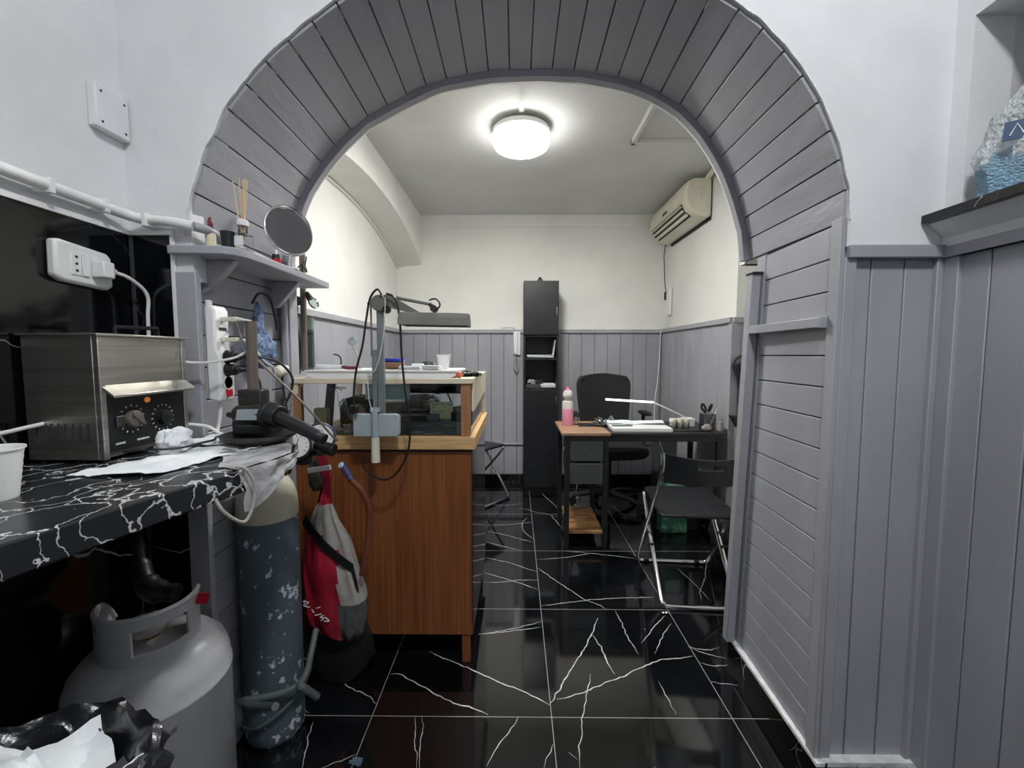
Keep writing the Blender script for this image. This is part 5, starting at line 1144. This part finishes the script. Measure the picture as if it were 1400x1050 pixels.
# office chair facing the camera
OX, OY = .74, 3.36
t = Thing('office_chair', 'black office armchair with a mesh back behind the desk', 'chair', (OX,OY,0), R(6), local=True)
def obk(u, v):
    w_ = .235*(1-.18*(1-v)**1.5)*(1 if v < .8 else math.sqrt(max(0,1-((v-.8)/.22)**2))*.25+.75)
    return ((2*u-1)*w_, .16+.05*v-.06*(2*u-1)**2-.0, .58+.47*v-.02*(2*u-1)**2)
t.part('backrest', MB().sheet(obk, 18, 16, .035), 'fabric', bevel=.006)
t.part('lumbar_panel', MB().sheet(lambda u,v: tuple(Vector(obk(.2+.6*u,.12+.3*v))-Vector((0,.012,0))), 8, 6, .008), 'dgrey')
sc = MB()
for i, (s_, z) in enumerate(((.92,.445),(1,.46),(1,.495),(.93,.51))): pass
sc.rings([[Vector((math.copysign(abs(math.cos(a))**.55, math.cos(a))*.25*s_, math.copysign(abs(math.sin(a))**.55, math.sin(a))*.24*s_-.09, z)) for a in [2*PI*k/40 for k in range(40)]] for s_, z in ((.75,.425),(.93,.437),(1,.46),(1,.485),(.95,.505),(.7,.515))])
t.part('seat', sc, 'fabric')
t.part('back_bracket', MB().tube([(0,.0,.43),(0,.16,.44),(0,.22,.52),(0,.22,.72)], .022, 8), 'black')
for sx in (-1, 1):
    t.part('armrest', MB().lump((sx*.285,-.03,.745),(.035,.12,.02),2,.05,1,12), 'black', bevel=0)
    t.part('arm_support', MB().tube([(sx*.22,-.02,.44),(sx*.285,-.02,.46),(sx*.295,.02,.60),(sx*.285,.0,.735)], .014, 8), 'black')
t.part('gas_lift', MB().cyl((0,-.02,.08),(0,-.02,.43),.025,.02,16), 'black')
for k in range(5):
    a = 2*PI*k/5+.4; e = (.28*math.cos(a), .28*math.sin(a)-.02)
    lg_ = t.part('star_leg', MB().tube([(0,-.02,.11),(e[0]*.6,(e[1]+.02)*.6-.02,.095),(e[0],e[1],.07)], [.028,.022,.016], 8), 'black')
    t.part('castor', MB().cyl((e[0]-.02*math.sin(a),e[1]+.02*math.cos(a),.028),(e[0]+.02*math.sin(a),e[1]-.02*math.cos(a),.028),.028,seg=16), 'steel_dark' if k in (3,4) else 'black', lg_)

# things under the desk
t = Thing('green_bag', 'dark green printed bag standing under the desk behind the folding chair', 'bag', (1.06,2.86,0))
t.part('bag_body', MB().prism([(.98,2.80,0),(1.16,2.80,0),(1.15,2.82,.44),(.99,2.82,.44)], (0,.09,0)), 'green', bevel=.006)
t.part('bag_print', MB().box(1.02,1.12,2.806,2.811,.33,.42), 'teal')
t = Thing('black_backpack', 'black bag lying on the floor under the right end of the desk', 'bag', (1.3,2.45,0))
t.part('bag_body', MB().lump((1.25,2.42,.14),(.11,.10,.15),3,.2,2,16,flat=.93), 'black')
t.part('handle', MB().tube([(1.20,2.36,.2),(1.22,2.32,.29),(1.28,2.33,.29),(1.30,2.37,.2)], .008), 'steel_dark')
single('floor_box', MB().box(1.16,1.27,2.86,2.98,0,.30), 'blackmat', 'black box standing beside the green bag under the desk', 'box', bevel=.003)
single('dark_case', MB().box(1.10,1.23,3.2,3.4,0.0,.56), 'dgrey', 'dark grey case standing against the right wall behind the desk', 'case', bevel=.006)
single('cable_bundle', MB().tube([(1.0,3.2,.70),(1.02,3.15,.66),(1.04,3.1,.62),(1.06,3.0,.5),(1.08,2.95,.42)], .006), 'wirew', 'white cable bundle hanging behind the desk', 'cable')

# hanging things on the recess panelling
t = Thing('hanging_handbag', 'dark padded handbag hanging on the recess panelling beyond the right jamb', 'handbag', (1.42,2.62,.9))
t.part('bag_body', MB().prism([(1.33,2.60,1.15),(1.52,2.60,1.17),(1.50,2.60,.93),(1.43,2.60,.90)], (0,.045,0)), 'fabric', bevel=.012)
t.part('pocket', MB().prism([(1.38,2.592,.95),(1.48,2.592,.95),(1.47,2.592,.86),(1.41,2.592,.80)], (0,.05,0)), 'dgrey', bevel=.008)
t.part('strap', MB().tube([(1.34,2.62,1.15),(1.38,2.64,1.19),(1.46,2.64,1.2),(1.51,2.62,1.16)], .006), 'black')
t = Thing('wall_basket', 'small dark basket with pale tags hanging under the handbag', 'basket', (1.40,2.6,.72))
t.part('basket_body', MB().prism([(1.33,2.585,.83),(1.48,2.585,.82),(1.46,2.585,.72),(1.38,2.585,.75)], (0,.07,0)), 'gun', bevel=.004)
for i, x in enumerate((1.35,1.38,1.42)): t.part('tag', MB().box(x,x+.018,2.60,2.605,.50+.03*i,.76), 'bggrey')
t = Thing('recess_cable', 'dark cable with white end hanging low beyond the right jamb', 'cable', (1.40,2.5,.5))
t.part('cable', MB().tube([(1.20,2.45,.53),(1.26,2.45,.54),(1.32,2.45,.52),(1.35,2.46,.45),(1.34,2.5,.35)], .005), 'black')

# air conditioner
AX = XR
t = Thing('air_conditioner', 'cream split air conditioner high on the right wall of the back room', 'air conditioner', (1.3,3.45,2.2))
y0, y1 = 3.07, 3.86
pf = [(AX-.01,2.445),(AX-.13,2.445),(AX-.175,2.425),(AX-.195,2.36),(AX-.195,2.29),(AX-.17,2.235),(AX-.12,2.20),(AX-.05,2.175),(AX-.01,2.18)]
t.part('housing', MB().prism([(x,y0,z) for x,z in pf], (0,y1-y0,0)), 'acwhite', bevel=.012)
t.part('front_panel', MB().prism([(AX-.176,y0+.05,2.427),(AX-.20,y0+.05,2.36),(AX-.20,y0+.05,2.30),(AX-.194,y0+.05,2.30),(AX-.19,y0+.05,2.36),(AX-.17,y0+.05,2.42)], (0,y1-y0-.07,0)), 'acwhite', bevel=.002)
t.part('outlet_slot', MB().prism([(AX-.1965,y0+.07,2.285),(AX-.173,y0+.07,2.232),(AX-.125,y0+.07,2.199),(AX-.12,y0+.07,2.21),(AX-.165,y0+.07,2.24),(AX-.188,y0+.07,2.288)], (0,y1-y0-.12,0)), 'gap')
for x, z, a in ((AX-.192,2.268,.3),(AX-.178,2.238,.5),(AX-.15,2.214,.8)):
    t.part('louvre', MB().box(-.012,.012,0,y1-y0-.13,-.002,.002,rot=(0,a,0),at=(x,y0+.075,z)), 'acwhite', bevel=.001)
t.part('side_badge', MB().box(AX-.115,AX-.08,y0-.003,y0+.002,2.30,2.38), 'offwhite', bevel=.003)
t.part('side_hatch', MB().box(AX-.06,AX-.02,y0-.002,y0+.002,2.235,2.29), 'offwhite', bevel=.002)
t.part('display', MB().box(AX-.202,AX-.1985,3.42,3.52,2.315,2.335), 'gun')
t.part('mounting_plate', MB().box(AX-.012,AX,y0+.02,y1-.02,2.16,2.44), 'gun')
t.part('refrigerant_pipe', MB().tube([(AX-.04,y0+.02,2.44),(AX-.04,y0-.10,2.465),(AX-.04,y0-.2,2.475)], .018), 'acwhite')
t = Thing('inline_switch_cable', 'thin cable with white inline switch hanging below the air conditioner', 'cable', (AX-.02,3.85,1.6))
t.part('cable', MB().tube([(AX-.06,3.84,2.18),(AX-.05,3.90,2.10),(AX-.035,3.93,2.0),(AX-.03,3.92,1.85),(AX-.03,3.88,1.76)], .004), 'gun')
t.part('switch_box', MB().box(AX-.03,AX-.006,3.80,3.86,1.56,1.80), 'white', bevel=.003)
t.part('plug', MB().cyl((AX-.035,3.89,1.70),(AX-.035,3.89,1.77),.010,seg=10), 'black')
t.part('lower_cable', MB().tube([(AX-.03,3.83,1.56),(AX-.05,3.88,1.46),(AX-.065,3.90,1.40),(AX-.07,3.90,1.2),(AX-.09,3.88,.95),(AX-.12,3.85,.80),(AX-.13,3.82,.6)], .005), 'wirew')

# ================================================================= PACK ON THE SILL
t = Thing('plastic_wrapped_pack', 'crinkled clear and light blue plastic pack on the black sill of the right niche', 'plastic pack', (1.17,.86,NZ0+.022))
SZ2 = NZ0+.022
pk = [(0,.06,.09),(.05,.065,.095),(.11,.062,.10),(.17,.055,.09),(.21,.04,.06),(.24,.03,.04),(.28,.03,.05),(.33,.025,.03)]
rs = []
for i in range(len(pk)*3-2):
    k = min(i//3, len(pk)-2); f = (i-3*k)/3; h = pk[k][0]*(1-f)+pk[k+1][0]*f; a = pk[k][1]*(1-f)+pk[k+1][1]*f; b = pk[k][2]*(1-f)+pk[k+1][2]*f
    ring = []
    for q in range(48):
        th = 2*PI*q/48; n_ = noise.noise(Vector((math.cos(th)*2.2, math.sin(th)*2.2, h*16)))+.6*noise.noise(Vector((math.cos(th)*6, math.sin(th)*6, h*40)))
        s_ = 1+.28*n_; ring.append(Vector((1.102+.88*a*s_*math.cos(th)+.12*max(0,h-.2), .965+.72*b*s_*math.sin(th)-.45*max(0,h-.15), SZ2+h)))
    rs.append(ring)
whole = MB().rings(rs, 0, True); clear, blue = MB(), MB()
for f in whole.f:
    c = sum((Vector(whole.v[i]) for i in f), Vector())/len(f)
    (blue if (c.z-SZ2 < .075+.03*noise.noise(c*30)) else clear).add([whole.v[i] for i in f], [tuple(range(len(f)))])
clear.weld = blue.weld = True
t.part('clear_wrap', clear, 'packfilm'); t.part('blue_wrap', blue, 'packblue')
nv = t.part('navy_label', MB().box(-.019,.019,-.0015,.0015,-.019,.019,rot=(0,.08,-.86),at=(1.046,.929,SZ2+.118)), 'navy')
t.part('label_mark', MB().tube([Vector((1.0443,.9277,SZ2+.118))+Vector((math.cos(-.86)*a,math.sin(-.86)*a,b)) for a, b in ((-.009,-.010),(0,.012),(.010,-.010))], .0015, 5, smooth=False), 'paper', nv)
single('floor_scrap', MB().lump((-.47,1.17,.008),(.018,.010,.008),5,.6,4,10), 'packblue', 'small pale crumpled scrap on the floor tiles before the arch', 'scrap')
